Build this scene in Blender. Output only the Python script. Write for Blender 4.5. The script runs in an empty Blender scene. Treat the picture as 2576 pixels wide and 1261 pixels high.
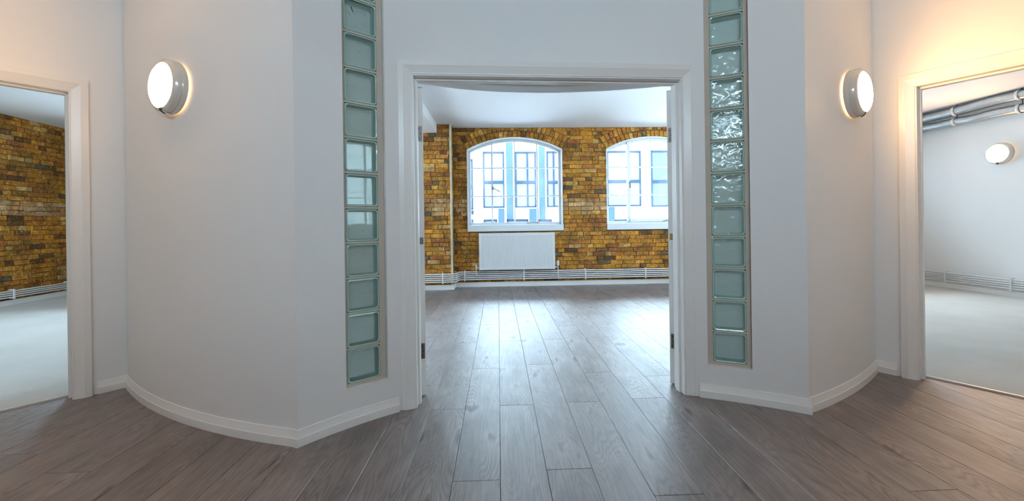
import bpy, bmesh, math, random
from mathutils import Vector, Matrix
random.seed(7)
scene = bpy.context.scene
col = scene.collection

# ------------------------------------------------------------------ camera
F, CX, HY, ROLL, EYE = 1000.0, 1288.0, 562.0, 0.0133, 1.127      # pixels of the 2576 x 1261 frame, eye height in metres
cd = bpy.data.cameras.new('camera'); cam = bpy.data.objects.new('camera', cd); col.objects.link(cam)
cd.sensor_width = 36.0; cd.lens = 36.0 * F / 2576.0
cd.shift_y = -(630.5 - HY) / 2576.0
cd.clip_start = 0.02
cr, sr = math.cos(ROLL), math.sin(ROLL)
cam.matrix_world = Matrix(((cr, sr, 0, 0), (0, 0, -1, 0), (-sr, cr, 0, EYE), (0, 0, 0, 1)))
scene.camera = cam

# ------------------------------------------------------------------ sky and exposure
w = bpy.data.worlds.new('overcast_sky'); scene.world = w; w.use_nodes = True
bg = w.node_tree.nodes['Background']
bg.inputs[0].default_value = (0.63, 0.82, 1.0, 1.0); bg.inputs[1].default_value = 25.0
scene.view_settings.view_transform = 'Standard'; scene.view_settings.look = 'None'
scene.view_settings.gamma = 1.0; scene.view_settings.use_curve_mapping = False
scene.view_settings.exposure = 1.15
scene.cycles.use_denoising = True
scene.cycles.max_bounces = 14; scene.cycles.diffuse_bounces = 6; scene.cycles.glossy_bounces = 5
scene.cycles.transmission_bounces = 12; scene.cycles.transparent_max_bounces = 16
scene.cycles.caustics_reflective = False; scene.cycles.caustics_refractive = False
scene.cycles.sample_clamp_indirect = 6.0

WARM = (1.0, 0.57, 0.25); COOL = (0.68, 0.86, 1.0)
LAMP_WARM, LAMP_FILL = 64.0, 90.0

# ------------------------------------------------------------------ materials
def new_mat(name):
    m = bpy.data.materials.new(name); m.use_nodes = True
    nt = m.node_tree; return m, nt, nt.nodes, nt.links, nt.nodes['Principled BSDF']
def srgb(r, g, b):
    f = lambda c: (c/255/12.92 if c/255 <= 0.04045 else ((c/255+0.055)/1.055)**2.4)
    return (f(r), f(g), f(b), 1.0)
def plain(name, c, rough=0.5, metal=0.0, spec=0.5, bump=0.0, bscale=200.0, vary=0.0, vscale=3.0, coat=0.0):
    m, nt, N, L, p = new_mat(name)
    p.inputs['Base Color'].default_value = c; p.inputs['Roughness'].default_value = rough
    p.inputs['Metallic'].default_value = metal; p.inputs['Specular IOR Level'].default_value = spec; p.inputs['Coat Weight'].default_value = coat
    tc = N.new('ShaderNodeTexCoord')
    if vary:
        n = N.new('ShaderNodeTexNoise'); n.inputs['Scale'].default_value = vscale; n.inputs['Detail'].default_value = 4
        L.new(tc.outputs['Object'], n.inputs['Vector'])
        mx = N.new('ShaderNodeMix'); mx.data_type = 'RGBA'; mx.inputs['A'].default_value = tuple(x*(1-vary) for x in c[:3])+(1,)
        mx.inputs['B'].default_value = tuple(min(1, x*(1+vary)) for x in c[:3])+(1,)
        L.new(n.outputs['Fac'], mx.inputs['Factor']); L.new(mx.outputs['Result'], p.inputs['Base Color'])
    if bump:
        n = N.new('ShaderNodeTexNoise'); n.inputs['Scale'].default_value = bscale; n.inputs['Detail'].default_value = 3
        L.new(tc.outputs['Object'], n.inputs['Vector'])
        b = N.new('ShaderNodeBump'); b.inputs['Strength'].default_value = bump; b.inputs['Distance'].default_value = 0.002
        L.new(n.outputs['Fac'], b.inputs['Height']); L.new(b.outputs['Normal'], p.inputs['Normal'])
    return m
M = {}
M['paint'] = plain('white_wall_paint', (0.80, 0.80, 0.79, 1), 0.55, bump=0.05, bscale=120, vary=0.012, vscale=1.5)
M['ceil'] = plain('white_ceiling_paint', (0.84, 0.84, 0.84, 1), 0.7)
M['gloss'] = plain('white_gloss_trim', (0.82, 0.815, 0.79, 1), 0.28)
M['white_metal'] = plain('white_enamel', (0.74, 0.75, 0.75, 1), 0.3)
M['sash'] = plain('white_window_paint', (0.72, 0.75, 0.77, 1), 0.4)
M['mortar'] = plain('brown_lime_mortar', srgb(112, 82, 40), 0.9, bump=0.6, bscale=60, vary=0.35, vscale=9)
M['grout'] = plain('beige_block_mortar', srgb(196, 184, 170), 0.85, bump=0.3, bscale=150, vary=0.1, vscale=12)
M['steel'] = plain('satin_steel', (0.26, 0.25, 0.23, 1), 0.35, 1.0)
M['dark_steel'] = plain('dark_steel', (0.05, 0.05, 0.05, 1), 0.4, 0.6)
M['brass'] = plain('worn_brass', (0.55, 0.38, 0.16, 1), 0.35, 1.0)
M['strip'] = plain('brushed_aluminium_strip', (0.85, 0.85, 0.83, 1), 0.35, 0.5)
M['chrome'] = plain('chrome', (0.8, 0.8, 0.8, 1), 0.08, 1.0)
M['galv'] = plain('galvanised_duct', (0.52, 0.56, 0.58, 1), 0.38, 0.85, bump=0.5, bscale=40, vary=0.2, vscale=18)
M['lampbody'] = plain('pale_lamp_body', (0.72, 0.67, 0.60, 1), 0.2, 0.15)
M['gap'] = plain('dark_floor_joint', (0.012, 0.010, 0.009, 1), 0.9)
M['render'] = plain('pale_corner_render', srgb(206, 190, 160), 0.85, bump=0.6, bscale=40, vary=0.3, vscale=14)
M['street'] = plain('grey_street', (0.25, 0.25, 0.26, 1), 0.9)
M['bwall'] = plain('white_cladding', (0.86, 0.86, 0.86, 1), 0.6, spec=0.05)
M['bblue'] = plain('blue_grey_cladding', (0.015, 0.027, 0.042, 1), 0.5, spec=0.05)
M['bframe'] = plain('blue_grey_window_frame', (0.005, 0.011, 0.021, 1), 0.45, spec=0.05)
M['bpane'] = plain('far_window_glass', (0.048, 0.051, 0.052, 1), 0.3, spec=0.05, vary=0.12, vscale=0.6)
M['bpane_dark'] = plain('far_dark_glass', (0.027, 0.034, 0.038, 1), 0.3, spec=0.05, vary=0.2, vscale=0.8)

def carpet_mat(name, c1, c2):
    m, nt, N, L, p = new_mat(name)
    tc = N.new('ShaderNodeTexCoord'); n = N.new('ShaderNodeTexNoise'); n.inputs['Scale'].default_value = 260
    n2 = N.new('ShaderNodeTexNoise'); n2.inputs['Scale'].default_value = 2.2; n2.inputs['Detail'].default_value = 5
    L.new(tc.outputs['Object'], n.inputs['Vector']); L.new(tc.outputs['Object'], n2.inputs['Vector'])
    mx = N.new('ShaderNodeMix'); mx.data_type = 'RGBA'; mx.inputs['A'].default_value = c1; mx.inputs['B'].default_value = c2
    L.new(n2.outputs['Fac'], mx.inputs['Factor']); L.new(mx.outputs['Result'], p.inputs['Base Color'])
    b = N.new('ShaderNodeBump'); b.inputs['Strength'].default_value = 0.7; b.inputs['Distance'].default_value = 0.004
    L.new(n.outputs['Fac'], b.inputs['Height']); L.new(b.outputs['Normal'], p.inputs['Normal'])
    p.inputs['Roughness'].default_value = 0.95; p.inputs['Sheen Weight'].default_value = 0.2
    return m
M['carpet'] = carpet_mat('pale_carpet', (0.44, 0.42, 0.375, 1), (0.60, 0.585, 0.55, 1))

def brick_mat(name, joined):
    m, nt, N, L, p = new_mat(name)
    tc = N.new('ShaderNodeTexCoord'); oi = N.new('ShaderNodeObjectInfo')
    if joined:
        at = N.new('ShaderNodeAttribute'); at.attribute_name = 'tone'; colout = at.outputs['Color']
    else:
        colout = oi.outputs['Color']
    vec = N.new('ShaderNodeNewGeometry').outputs['Position']
    n = N.new('ShaderNodeTexNoise'); n.inputs['Scale'].default_value = 22; n.inputs['Detail'].default_value = 6; n.inputs['Roughness'].default_value = 0.65
    L.new(vec, n.inputs['Vector'])
    rmp = N.new('ShaderNodeMapRange'); rmp.inputs['From Min'].default_value = 0.3; rmp.inputs['From Max'].default_value = 0.7
    rmp.inputs['To Min'].default_value = 0.40; rmp.inputs['To Max'].default_value = 1.40
    L.new(n.outputs['Fac'], rmp.inputs['Value'])
    mul = N.new('ShaderNodeVectorMath'); mul.operation = 'SCALE'; L.new(colout, mul.inputs[0]); L.new(rmp.outputs['Result'], mul.inputs['Scale'])
    # flecks of old lime left on the faces
    n2 = N.new('ShaderNodeTexNoise'); n2.inputs['Scale'].default_value = 34; n2.inputs['Detail'].default_value = 3
    L.new(vec, n2.inputs['Vector'])
    r2 = N.new('ShaderNodeMapRange'); r2.inputs['From Min'].default_value = 0.61; r2.inputs['From Max'].default_value = 0.70
    r2.inputs['To Max'].default_value = 0.55
    L.new(n2.outputs['Fac'], r2.inputs['Value'])
    mx = N.new('ShaderNodeMix'); mx.data_type = 'RGBA'; mx.inputs['B'].default_value = srgb(205, 180, 140)
    L.new(r2.outputs['Result'], mx.inputs['Factor']); L.new(mul.outputs[0], mx.inputs['A']); L.new(mx.outputs['Result'], p.inputs['Base Color'])
    # soot and damp stains that run across several bricks
    n3 = N.new('ShaderNodeTexNoise'); n3.inputs['Scale'].default_value = 3.2; n3.inputs['Detail'].default_value = 6; n3.inputs['Roughness'].default_value = 0.7
    L.new(vec, n3.inputs['Vector'])
    r3 = N.new('ShaderNodeMapRange'); r3.inputs['From Min'].default_value = 0.40; r3.inputs['From Max'].default_value = 0.62; r3.inputs['To Min'].default_value = 0.78; r3.inputs['To Max'].default_value = 1.55
    L.new(n3.outputs['Fac'], r3.inputs['Value'])
    st = N.new('ShaderNodeVectorMath'); st.operation = 'SCALE'; L.new(mx.outputs['Result'], st.inputs[0]); L.new(r3.outputs['Result'], st.inputs['Scale']); L.new(st.outputs[0], p.inputs['Base Color'])
    b = N.new('ShaderNodeBump'); b.inputs['Strength'].default_value = 1.0; b.inputs['Distance'].default_value = 0.009
    L.new(n.outputs['Fac'], b.inputs['Height']); L.new(b.outputs['Normal'], p.inputs['Normal'])
    p.inputs['Roughness'].default_value = 0.85
    return m
M['brick'] = brick_mat('stock_brick', False); M['brick_joined'] = brick_mat('stock_brick_run', True)

def plank_mat():
    m, nt, N, L, p = new_mat('grey_oak_laminate')
    tc = N.new('ShaderNodeTexCoord'); oi = N.new('ShaderNodeObjectInfo')
    off = N.new('ShaderNodeVectorMath'); off.operation = 'MULTIPLY_ADD'
    cmb = N.new('ShaderNodeCombineXYZ')
    for i, k in enumerate((61.0, 37.0, 23.0)):
        mm = N.new('ShaderNodeMath'); mm.operation = 'MULTIPLY'; mm.inputs[1].default_value = k
        L.new(oi.outputs['Random'], mm.inputs[0]); L.new(mm.outputs[0], cmb.inputs[i])
    def scaled(v):
        a = N.new('ShaderNodeVectorMath'); a.operation = 'MULTIPLY'; a.inputs[1].default_value = v
        L.new(tc.outputs['Object'], a.inputs[0])
        b = N.new('ShaderNodeVectorMath'); b.operation = 'ADD'; L.new(a.outputs[0], b.inputs[0]); L.new(cmb.outputs[0], b.inputs[1])
        return b.outputs[0]
    def noise(v, scale, det=3, rough=0.5):
        n = N.new('ShaderNodeTexNoise'); n.inputs['Scale'].default_value = scale; n.inputs['Detail'].default_value = det
        n.inputs['Roughness'].default_value = rough; L.new(scaled(v), n.inputs['Vector']); return n.outputs['Fac']
    field = noise((7.0, 1.0, 1.0), 1.0, 1.5, 0.4)          # a height field whose contours are the grain
    k = N.new('ShaderNodeMath'); k.operation = 'MULTIPLY'; k.inputs[1].default_value = 210.0; L.new(field, k.inputs[0])
    s = N.new('ShaderNodeMath'); s.operation = 'SINE'; L.new(k.outputs[0], s.inputs[0])
    r = N.new('ShaderNodeMapRange'); r.inputs['From Min'].default_value = -1; r.inputs['From Max'].default_value = 1
    L.new(s.outputs[0], r.inputs['Value'])
    pw = N.new('ShaderNodeMath'); pw.operation = 'POWER'; pw.inputs[1].default_value = 0.45; L.new(r.outputs['Result'], pw.inputs[0])
    am = N.new('ShaderNodeMapRange'); am.inputs['From Min'].default_value = 0.35; am.inputs['From Max'].default_value = 0.65; am.inputs['To Min'].default_value = 0.15
    L.new(noise((8.0, 1.6, 1.0), 1.0, 2, 0.5), am.inputs['Value'])
    sb_ = N.new('ShaderNodeMath'); sb_.operation = 'SUBTRACT'; sb_.inputs[1].default_value = 0.75; L.new(pw.outputs[0], sb_.inputs[0])
    ga = N.new('ShaderNodeMath'); ga.operation = 'MULTIPLY'; L.new(sb_.outputs[0], ga.inputs[0]); L.new(am.outputs['Result'], ga.inputs[1])
    fib = noise((140.0, 5.0, 1.0), 1.0, 4, 0.6)
    blot = noise((9.0, 3.0, 1.0), 1.0, 4, 0.6)
    knot = N.new('ShaderNodeMapRange'); knot.inputs['From Min'].default_value = 0.66; knot.inputs['From Max'].default_value = 0.78
    L.new(noise((10.0, 3.2, 1.0), 1.0, 2, 0.5), knot.inputs['Value'])
    # tone = weighted sum
    def madd(a, wgt, c):
        q = N.new('ShaderNodeMath'); q.operation = 'MULTIPLY_ADD'; L.new(a, q.inputs[0]); q.inputs[1].default_value = wgt
        if isinstance(c, float): q.inputs[2].default_value = c
        else: L.new(c, q.inputs[2])
        return q.outputs[0]
    t = madd(ga.outputs[0], 0.24, 0.0); t = madd(fib, 0.55, t); t = madd(blot, 0.62, t); t = madd(knot.outputs['Result'], -0.60, t)
    t = madd(oi.outputs['Random'], 0.10, t)
    ramp = N.new('ShaderNodeValToRGB'); e = ramp.color_ramp.elements
    e[0].position = 0.22; e[0].color = (0.028, 0.021, 0.019, 1); e[1].position = 0.95; e[1].color = (0.320, 0.262, 0.245, 1)
    mid = ramp.color_ramp.elements.new(0.55); mid.color = (0.130, 0.100, 0.093, 1)
    L.new(t, ramp.inputs['Fac']); L.new(ramp.outputs['Color'], p.inputs['Base Color'])
    rr = N.new('ShaderNodeMapRange'); rr.inputs['To Min'].default_value = 0.54; rr.inputs['To Max'].default_value = 0.42; p.inputs['Specular IOR Level'].default_value = 1.0; p.inputs['Coat Weight'].default_value = 0.6; p.inputs['Coat Roughness'].default_value = 0.48
    L.new(t, rr.inputs['Value']); L.new(rr.outputs['Result'], p.inputs['Roughness'])
    b = N.new('ShaderNodeBump'); b.inputs['Strength'].default_value = 0.15; b.inputs['Distance'].default_value = 0.001
    L.new(t, b.inputs['Height']); L.new(b.outputs['Normal'], p.inputs['Normal'])
    return m
M['plank'] = plank_mat()

def pane_mat(name, tint, haze):
    m, nt, N, L, p = new_mat(name); out = N['Material Output']
    tr = N.new('ShaderNodeBsdfTransparent'); tr.inputs[0].default_value = tint
    gl = N.new('ShaderNodeBsdfGlossy'); gl.inputs['Roughness'].default_value = 0.02
    fr = N.new('ShaderNodeFresnel'); fr.inputs['IOR'].default_value = 1.45
    mx = N.new('ShaderNodeMixShader'); L.new(fr.outputs[0], mx.inputs[0]); L.new(tr.outputs[0], mx.inputs[1]); L.new(gl.outputs[0], mx.inputs[2])
    L.new(mx.outputs[0], out.inputs['Surface'])
    if haze:                                     # patchy translucent haze mixed over the glass
        df = N.new('ShaderNodeBsdfTranslucent'); df.inputs[0].default_value = (0.9, 0.93, 0.95, 1)
        tc = N.new('ShaderNodeTexCoord'); n = N.new('ShaderNodeTexNoise'); n.inputs['Scale'].default_value = 1.6; n.inputs['Detail'].default_value = 5
        L.new(tc.outputs['Object'], n.inputs['Vector'])
        r = N.new('ShaderNodeMapRange'); r.inputs['From Min'].default_value = 0.45; r.inputs['From Max'].default_value = 0.75; r.inputs['To Max'].default_value = haze
        L.new(n.outputs['Fac'], r.inputs['Value'])
        m2 = N.new('ShaderNodeMixShader'); L.new(r.outputs['Result'], m2.inputs[0]); L.new(mx.outputs[0], m2.inputs[1]); L.new(df.outputs[0], m2.inputs[2])
        L.new(m2.outputs[0], out.inputs['Surface'])
    return m
M['pane'] = pane_mat('window_glass', (0.95, 0.98, 0.98, 1), 0.03)

def block_pane_mat(name, milky, clear):
    m, nt, N, L, p = new_mat(name); out = N['Material Output']
    tc = N.new('ShaderNodeTexCoord'); oi = N.new('ShaderNodeObjectInfo')
    off = N.new('ShaderNodeVectorMath'); off.operation = 'ADD'
    mm = N.new('ShaderNodeMath'); mm.operation = 'MULTIPLY'; mm.inputs[1].default_value = 50; L.new(oi.outputs['Random'], mm.inputs[0])
    L.new(tc.outputs['Object'], off.inputs[0]); L.new(mm.outputs[0], off.inputs[1])
    n = N.new('ShaderNodeTexNoise'); n.inputs['Scale'].default_value = 22; n.inputs['Detail'].default_value = 0.6; n.inputs['Distortion'].default_value = 0.8
    L.new(off.outputs[0], n.inputs['Vector'])
    b = N.new('ShaderNodeBump'); b.inputs['Strength'].default_value = 0.32; b.inputs['Distance'].default_value = 0.02
    L.new(n.outputs['Fac'], b.inputs['Height'])
    tr = N.new('ShaderNodeBsdfTransparent'); tr.inputs[0].default_value = (0.955, 0.99, 0.975, 1)
    tl = N.new('ShaderNodeBsdfTranslucent'); tl.inputs[0].default_value = (0.93, 0.98, 0.96, 1); L.new(b.outputs['Normal'], tl.inputs['Normal'])
    df = N.new('ShaderNodeBsdfDiffuse'); df.inputs[0].default_value = (0.88, 0.97, 0.94, 1)
    rf = N.new('ShaderNodeBsdfRefraction'); rf.inputs['IOR'].default_value = 1.25; rf.inputs[0].default_value = (0.955, 0.99, 0.975, 1); L.new(b.outputs['Normal'], rf.inputs['Normal'])
    gl = N.new('ShaderNodeBsdfGlossy'); gl.inputs['Roughness'].default_value = 0.05; L.new(b.outputs['Normal'], gl.inputs['Normal'])
    fr = N.new('ShaderNodeFresnel'); fr.inputs['IOR'].default_value = 1.5; L.new(b.outputs['Normal'], fr.inputs['Normal'])
    def mix(f, x, y):
        q = N.new('ShaderNodeMixShader')
        if isinstance(f, float): q.inputs[0].default_value = f
        else: L.new(f, q.inputs[0])
        L.new(x, q.inputs[1]); L.new(y, q.inputs[2]); return q.outputs[0]
    L.new(mix(fr.outputs[0], mix(milky, mix(milky, mix(clear, tr.outputs[0], rf.outputs[0]), tl.outputs[0]), df.outputs[0]), gl.outputs[0]), out.inputs['Surface'])
    return m
M['bpane_front'] = block_pane_mat('wavy_front_glass', 0.05, 0.0); M['bpane_back'] = block_pane_mat('wavy_milky_rear_glass', 0.58, 0.2)
def block_rim_mat():
    m, nt, N, L, p = new_mat('green_block_glass')
    p.inputs['Base Color'].default_value = (0.46, 0.76, 0.66, 1); p.inputs['Roughness'].default_value = 0.12
    p.inputs['Transmission Weight'].default_value = 0.25; p.inputs['Coat Weight'].default_value = 0.6
    tc = N.new('ShaderNodeTexCoord'); n = N.new('ShaderNodeTexNoise'); n.inputs['Scale'].default_value = 30; n.inputs['Detail'].default_value = 1
    L.new(tc.outputs['Object'], n.inputs['Vector'])
    b = N.new('ShaderNodeBump'); b.inputs['Strength'].default_value = 0.4; b.inputs['Distance'].default_value = 0.01
    L.new(n.outputs['Fac'], b.inputs['Height']); L.new(b.outputs['Normal'], p.inputs['Normal'])
    return m
M['rim'] = block_rim_mat()
def emit_mat(name, c, s):
    m, nt, N, L, p = new_mat(name)
    p.inputs['Base Color'].default_value = (0.9, 0.9, 0.88, 1)
    p.inputs['Emission Color'].default_value = (*c, 1); p.inputs['Emission Strength'].default_value = s
    p.inputs['Roughness'].default_value = 0.4
    return m

# ------------------------------------------------------------------ mesh helpers
class MB:
    def __init__(s): s.v = []; s.f = []; s.tone = []
    def add(s, vs, fs, tone=None):
        o = len(s.v); s.v += [tuple(v) for v in vs]; s.f += [tuple(i+o for i in f) for f in fs]
        if tone is not None: s.tone += [tone]*len(fs)
        return s
    def box(s, a, b, T=None):
        x0, y0, z0 = a; x1, y1, z1 = b
        vs = [(x0,y0,z0),(x1,y0,z0),(x1,y1,z0),(x0,y1,z0),(x0,y0,z1),(x1,y0,z1),(x1,y1,z1),(x0,y1,z1)]
        if T: vs = [T(*v) for v in vs]
        return s.add(vs, [(0,3,2,1),(4,5,6,7),(0,1,5,4),(1,2,6,5),(2,3,7,6),(3,0,4,7)])
    def prism(s, poly, z0, z1):                 # poly: list of (x, y)
        n = len(poly)
        vs = [(x,y,z0) for x,y in poly] + [(x,y,z1) for x,y in poly]
        return s.add(vs, [tuple(range(n-1,-1,-1)), tuple(range(n,2*n))] + [(i,(i+1)%n,n+(i+1)%n,n+i) for i in range(n)])
    def strip(s, A, B, z0, z1):                 # wall between two polylines A (front) and B (back)
        n = len(A)
        vs = [(x,y,z0) for x,y in A] + [(x,y,z1) for x,y in A] + [(x,y,z0) for x,y in B] + [(x,y,z1) for x,y in B]
        fs = []
        for i in range(n-1):
            fs += [(i,i+1,n+i+1,n+i), (2*n+i+1,2*n+i,3*n+i,3*n+i+1), (n+i,n+i+1,3*n+i+1,3*n+i), (i+1,i,2*n+i,2*n+i+1)]
        fs += [(0,n,3*n,2*n), (n-1,3*n-1,4*n-1,2*n-1)]
        return s.add(vs, fs)
    def sweep(s, path, prof, side):             # prof: (out, z) closed profile; out measured along side * right-hand normal of the path
        n = len(path); k = len(prof); vs = []
        for i, (x, y) in enumerate(path):
            def nrm(a, b):
                dx, dy = b[0]-a[0], b[1]-a[1]; l = math.hypot(dx, dy); return (dy/l*side, -dx/l*side)
            ns = []
            if i > 0: ns.append(nrm(path[i-1], path[i]))
            if i < n-1: ns.append(nrm(path[i], path[i+1]))
            mx = sum(q[0] for q in ns)/len(ns); my = sum(q[1] for q in ns)/len(ns); l2 = mx*mx+my*my
            for o, z in prof: vs.append((x+mx/l2*o, y+my/l2*o, z))
        fs = []
        for i in range(n-1):
            for j in range(k):
                a, b = i*k+j, i*k+(j+1)%k; fs.append((a, b, b+k, a+k) if side > 0 else (a, a+k, b+k, b))
        fs += [tuple(range(k)), tuple(range((n-1)*k, n*k))]
        return s.add(vs, fs)
    def tube(s, path, r, seg=10, cap=True):
        P = [Vector(p) for p in path]; n = len(P); vs = []
        up = Vector((0,0,1))
        for i, p in enumerate(P):
            d = (P[min(i+1,n-1)]-P[max(i-1,0)]).normalized()
            u = up if abs(d.dot(up)) < 0.95 else Vector((1,0,0))
            a = d.cross(u).normalized(); b = a.cross(d).normalized()
            k = 1.0
            if 0 < i < n-1:
                c = (P[i]-P[i-1]).normalized().dot(d); k = 1/max(c, 0.6)
            for j in range(seg):
                t = 2*math.pi*j/seg; vs.append(p + a*math.cos(t)*r*k + b*math.sin(t)*r)
        fs = [(i*seg+j, i*seg+(j+1)%seg, (i+1)*seg+(j+1)%seg, (i+1)*seg+j) for i in range(n-1) for j in range(seg)]
        if cap: fs += [tuple(range(seg-1,-1,-1)), tuple(range((n-1)*seg, n*seg))]
        return s.add(vs, fs)
    def lathe(s, prof, seg=48, a0=0.0, a1=2*math.pi):   # prof: (r, d) around local axis d -> returns local (x, y=d, z)
        full = abs(a1-a0-2*math.pi) < 1e-6; m = seg if full else seg+1; k = len(prof); vs = []
        for i in range(m):
            t = a0 + (a1-a0)*i/seg
            for r, d in prof: vs.append((r*math.cos(t), -d, r*math.sin(t)))
        fs = []
        for i in range(seg):
            i2 = (i+1) % m if full else i+1
            for j in range(k-1): fs.append((i*k+j, i2*k+j, i2*k+j+1, i*k+j+1))
        return s.add(vs, fs)
    def mesh(s, name, mat, smooth=False, fix=True):
        me = bpy.data.meshes.new(name); me.from_pydata(s.v, [], s.f)
        if fix:
            bm = bmesh.new(); bm.from_mesh(me); bmesh.ops.remove_doubles(bm, verts=bm.verts, dist=1e-6)
            bmesh.ops.recalc_face_normals(bm, faces=bm.faces); bm.to_mesh(me); bm.free()
        if s.tone and len(s.tone) == len(me.polygons):
            at = me.color_attributes.new('tone', 'FLOAT_COLOR', 'CORNER')
            for p, t in zip(me.polygons, s.tone):
                for li in p.loop_indices: at.data[li].color = (*t, 1.0)
        if mat: me.materials.append(mat)
        if smooth:
            me.polygons.foreach_set('use_smooth', [True]*len(me.polygons))
            if smooth is not True:
                me.set_sharp_from_angle(angle=math.radians(smooth))
        me.update(); return me
    def build(s, name, mat, parent=None, smooth=False, fix=True):
        return link(name, s.mesh(name, mat, smooth, fix), parent)
def link(name, data, parent=None):
    o = bpy.data.objects.new(name, data); col.objects.link(o)
    if parent: o.parent = parent
    return o
def tag(o, label, cat, group=None, kind=None):
    o['label'] = label; o['category'] = cat
    if group: o['group'] = group
    if kind: o['kind'] = kind
    return o
def struct(o, label, cat): return tag(o, label, cat, None, 'structure')
def empty(name, loc=(0,0,0)):
    o = bpy.data.objects.new(name, None); col.objects.link(o); o.location = loc; o.empty_display_size = 0.1; return o

def ray(x, y):
    u = (x-CX)/F; v = (HY-y)/F
    return (u*cr+v*sr, 1.0, -u*sr+v*cr)
def G(x, y, z=0.0):
    d = ray(x, y); t = (z-EYE)/d[2]; return (d[0]*t, d[1]*t)

# ------------------------------------------------------------------ plan of the place
CEIL = 2.845
fpoly = (-0.0251, 0.036, -0.2094, -0.0366, 2.685)
def fy(X):
    x = X-0.4; r = 0.0
    for c in fpoly: r = r*x+c
    return r
def fnorm(X):                                     # unit normal pointing away from the lobby
    d = (fy(X+1e-3)-fy(X-1e-3))/2e-3; l = math.hypot(1, d); return (-d/l, 1/l)
def fpt(X, off):
    n = fnorm(X); return (X+n[0]*off, fy(X)+n[1]*off)
XA, XE = -1.098, 1.701                             # corners of the concave front wall (skirting face)
def frange(x0, x1, n): return [x0+(x1-x0)*i/n for i in range(n+1)]
SK = 0.015                                         # skirting thickness
WT = 0.125                                         # partition thickness
# convex side walls
LC, LR = (-0.327, 5.757), 3.814
RC, RR_ = (-0.158, 6.294), 4.408
def arc_pts(C, r, p0, p1, n):
    a0 = math.atan2(p0[1]-C[1], p0[0]-C[0]); a1 = math.atan2(p1[1]-C[1], p1[0]-C[0])
    return [(C[0]+r*math.cos(a0+(a1-a0)*i/n), C[1]+r*math.sin(a0+(a1-a0)*i/n)) for i in range(n+1)]
A_ = (XA, fy(XA)); E_ = (XE, fy(XE))
L0 = (-2.750, 2.808); R0 = (2.675, 2.917)
LD, LN = (-0.620, -0.785), (-0.785, 0.620)         # left door wall: along, into left room
RD, RN = (0.565, -0.825), (0.825, 0.565)
def lw(t, o): return (L0[0]+LD[0]*t+LN[0]*o, L0[1]+LD[1]*t+LN[1]*o)
def rw(t, o): return (R0[0]+RD[0]*t+RN[0]*o, R0[1]+RD[1]*t+RN[1]*o)
L_END, R_END = lw(1.55, 0), rw(1.55, 0)
REAR = -2.2

# ------------------------------------------------------------------ glass block openings in the front wall
def X_at_px(px, off=SK):
    lo, hi = XA, XE
    for _ in range(50):
        m = (lo+hi)/2; p = fpt(m, off); u = p[0]/p[1]
        if u < (px-CX)/F: lo = m
        else: hi = m
    return (lo+hi)/2
def walk(X, s):                                    # move s metres along the wall
    d = (fy(X+1e-3)-fy(X-1e-3))/2e-3; return X + s/math.hypot(1, d)
GLZ0, GLN, PITCH = 0.226, 12, 0.2015
GL = X_at_px(916); GR = X_at_px(1833)
GLa, GLb = walk(GL, -0.108), walk(GL, 0.133)
GRa, GRb = walk(GR, -0.128), walk(GR, 0.116)
GZ0, GZ1 = GLZ0-0.018, GLZ0+GLN*PITCH+0.008
DXL, DXR = -0.652, 1.145                           # rough opening of the double door
HEAD = 2.052

mb = MB()
def fwall(x0, x1, z0, z1):
    xs = frange(x0, x1, max(2, int((x1-x0)/0.03)))
    mb.strip([fpt(x, SK) for x in xs], [fpt(x, SK+WT) for x in xs], z0, z1)
fwall(XA, GLa, 0, CEIL); fwall(GLa, GLb, 0, GZ0); fwall(GLa, GLb, GZ1, CEIL); fwall(GLb, DXL, 0, CEIL)
fwall(DXL, DXR, HEAD, CEIL)
fwall(DXR, GRa, 0, CEIL); fwall(GRa, GRb, 0, GZ0); fwall(GRa, GRb, GZ1, CEIL); fwall(GRb, XE, 0, CEIL)
struct(mb.build('wall_front', M['paint'], smooth=30, fix=False), 'white concave wall around the wide double doorway', 'wall')

mb = MB(); pa = arc_pts(LC, LR-SK, L0, A_, 40); pb = arc_pts(LC, LR-SK-WT, L0, A_, 40)
pa[-1] = fpt(XA, SK); mb.strip(pa, pb, 0, CEIL)
struct(mb.build('wall_left_curved', M['paint'], smooth=30), 'white curved wall between left doorway and glass blocks', 'wall')
mb = MB(); qa = arc_pts(RC, RR_-SK, E_, R0, 30); qb = arc_pts(RC, RR_-SK-WT, E_, R0, 30)
qa[0] = fpt(XE, SK); mb.strip(qa, qb, 0, CEIL)
struct(mb.build('wall_right_curved', M['paint'], smooth=30), 'white curved wall between glass blocks and right doorway', 'wall')

# side door walls:  along-wall coordinate t, offset o
LT0, LT1 = 0.222, 1.12
RT0, RT1 = 0.190, 1.09
mb = MB()
def lbox(m, t0, t1, o0, o1, z0, z1): m.box((t0,o0,z0),(t1,o1,z1), lambda t,o,z: (*lw(t,o), z))
def rbox(m, t0, t1, o0, o1, z0, z1): m.box((t0,o0,z0),(t1,o1,z1), lambda t,o,z: (*rw(t,o), z))
lbox(mb, -0.10, LT0, SK, SK+WT, 0, CEIL); lbox(mb, LT0, LT1, SK, SK+WT, 2.06, CEIL); lbox(mb, LT1, 1.55, SK, SK+WT, 0, CEIL)
struct(mb.build('wall_left_doorway', M['paint']), 'white wall around the left doorway to the carpeted brick room', 'wall')
mb = MB()
rbox(mb, -0.10, RT0, SK, SK+WT, 0, CEIL); rbox(mb, RT0, RT1, SK, SK+WT, 2.06, CEIL); rbox(mb, RT1, 1.55, SK, SK+WT, 0, CEIL)
struct(mb.build('wall_right_doorway', M['paint']), 'white wall around the right doorway to the carpeted white room', 'wall')

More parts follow.
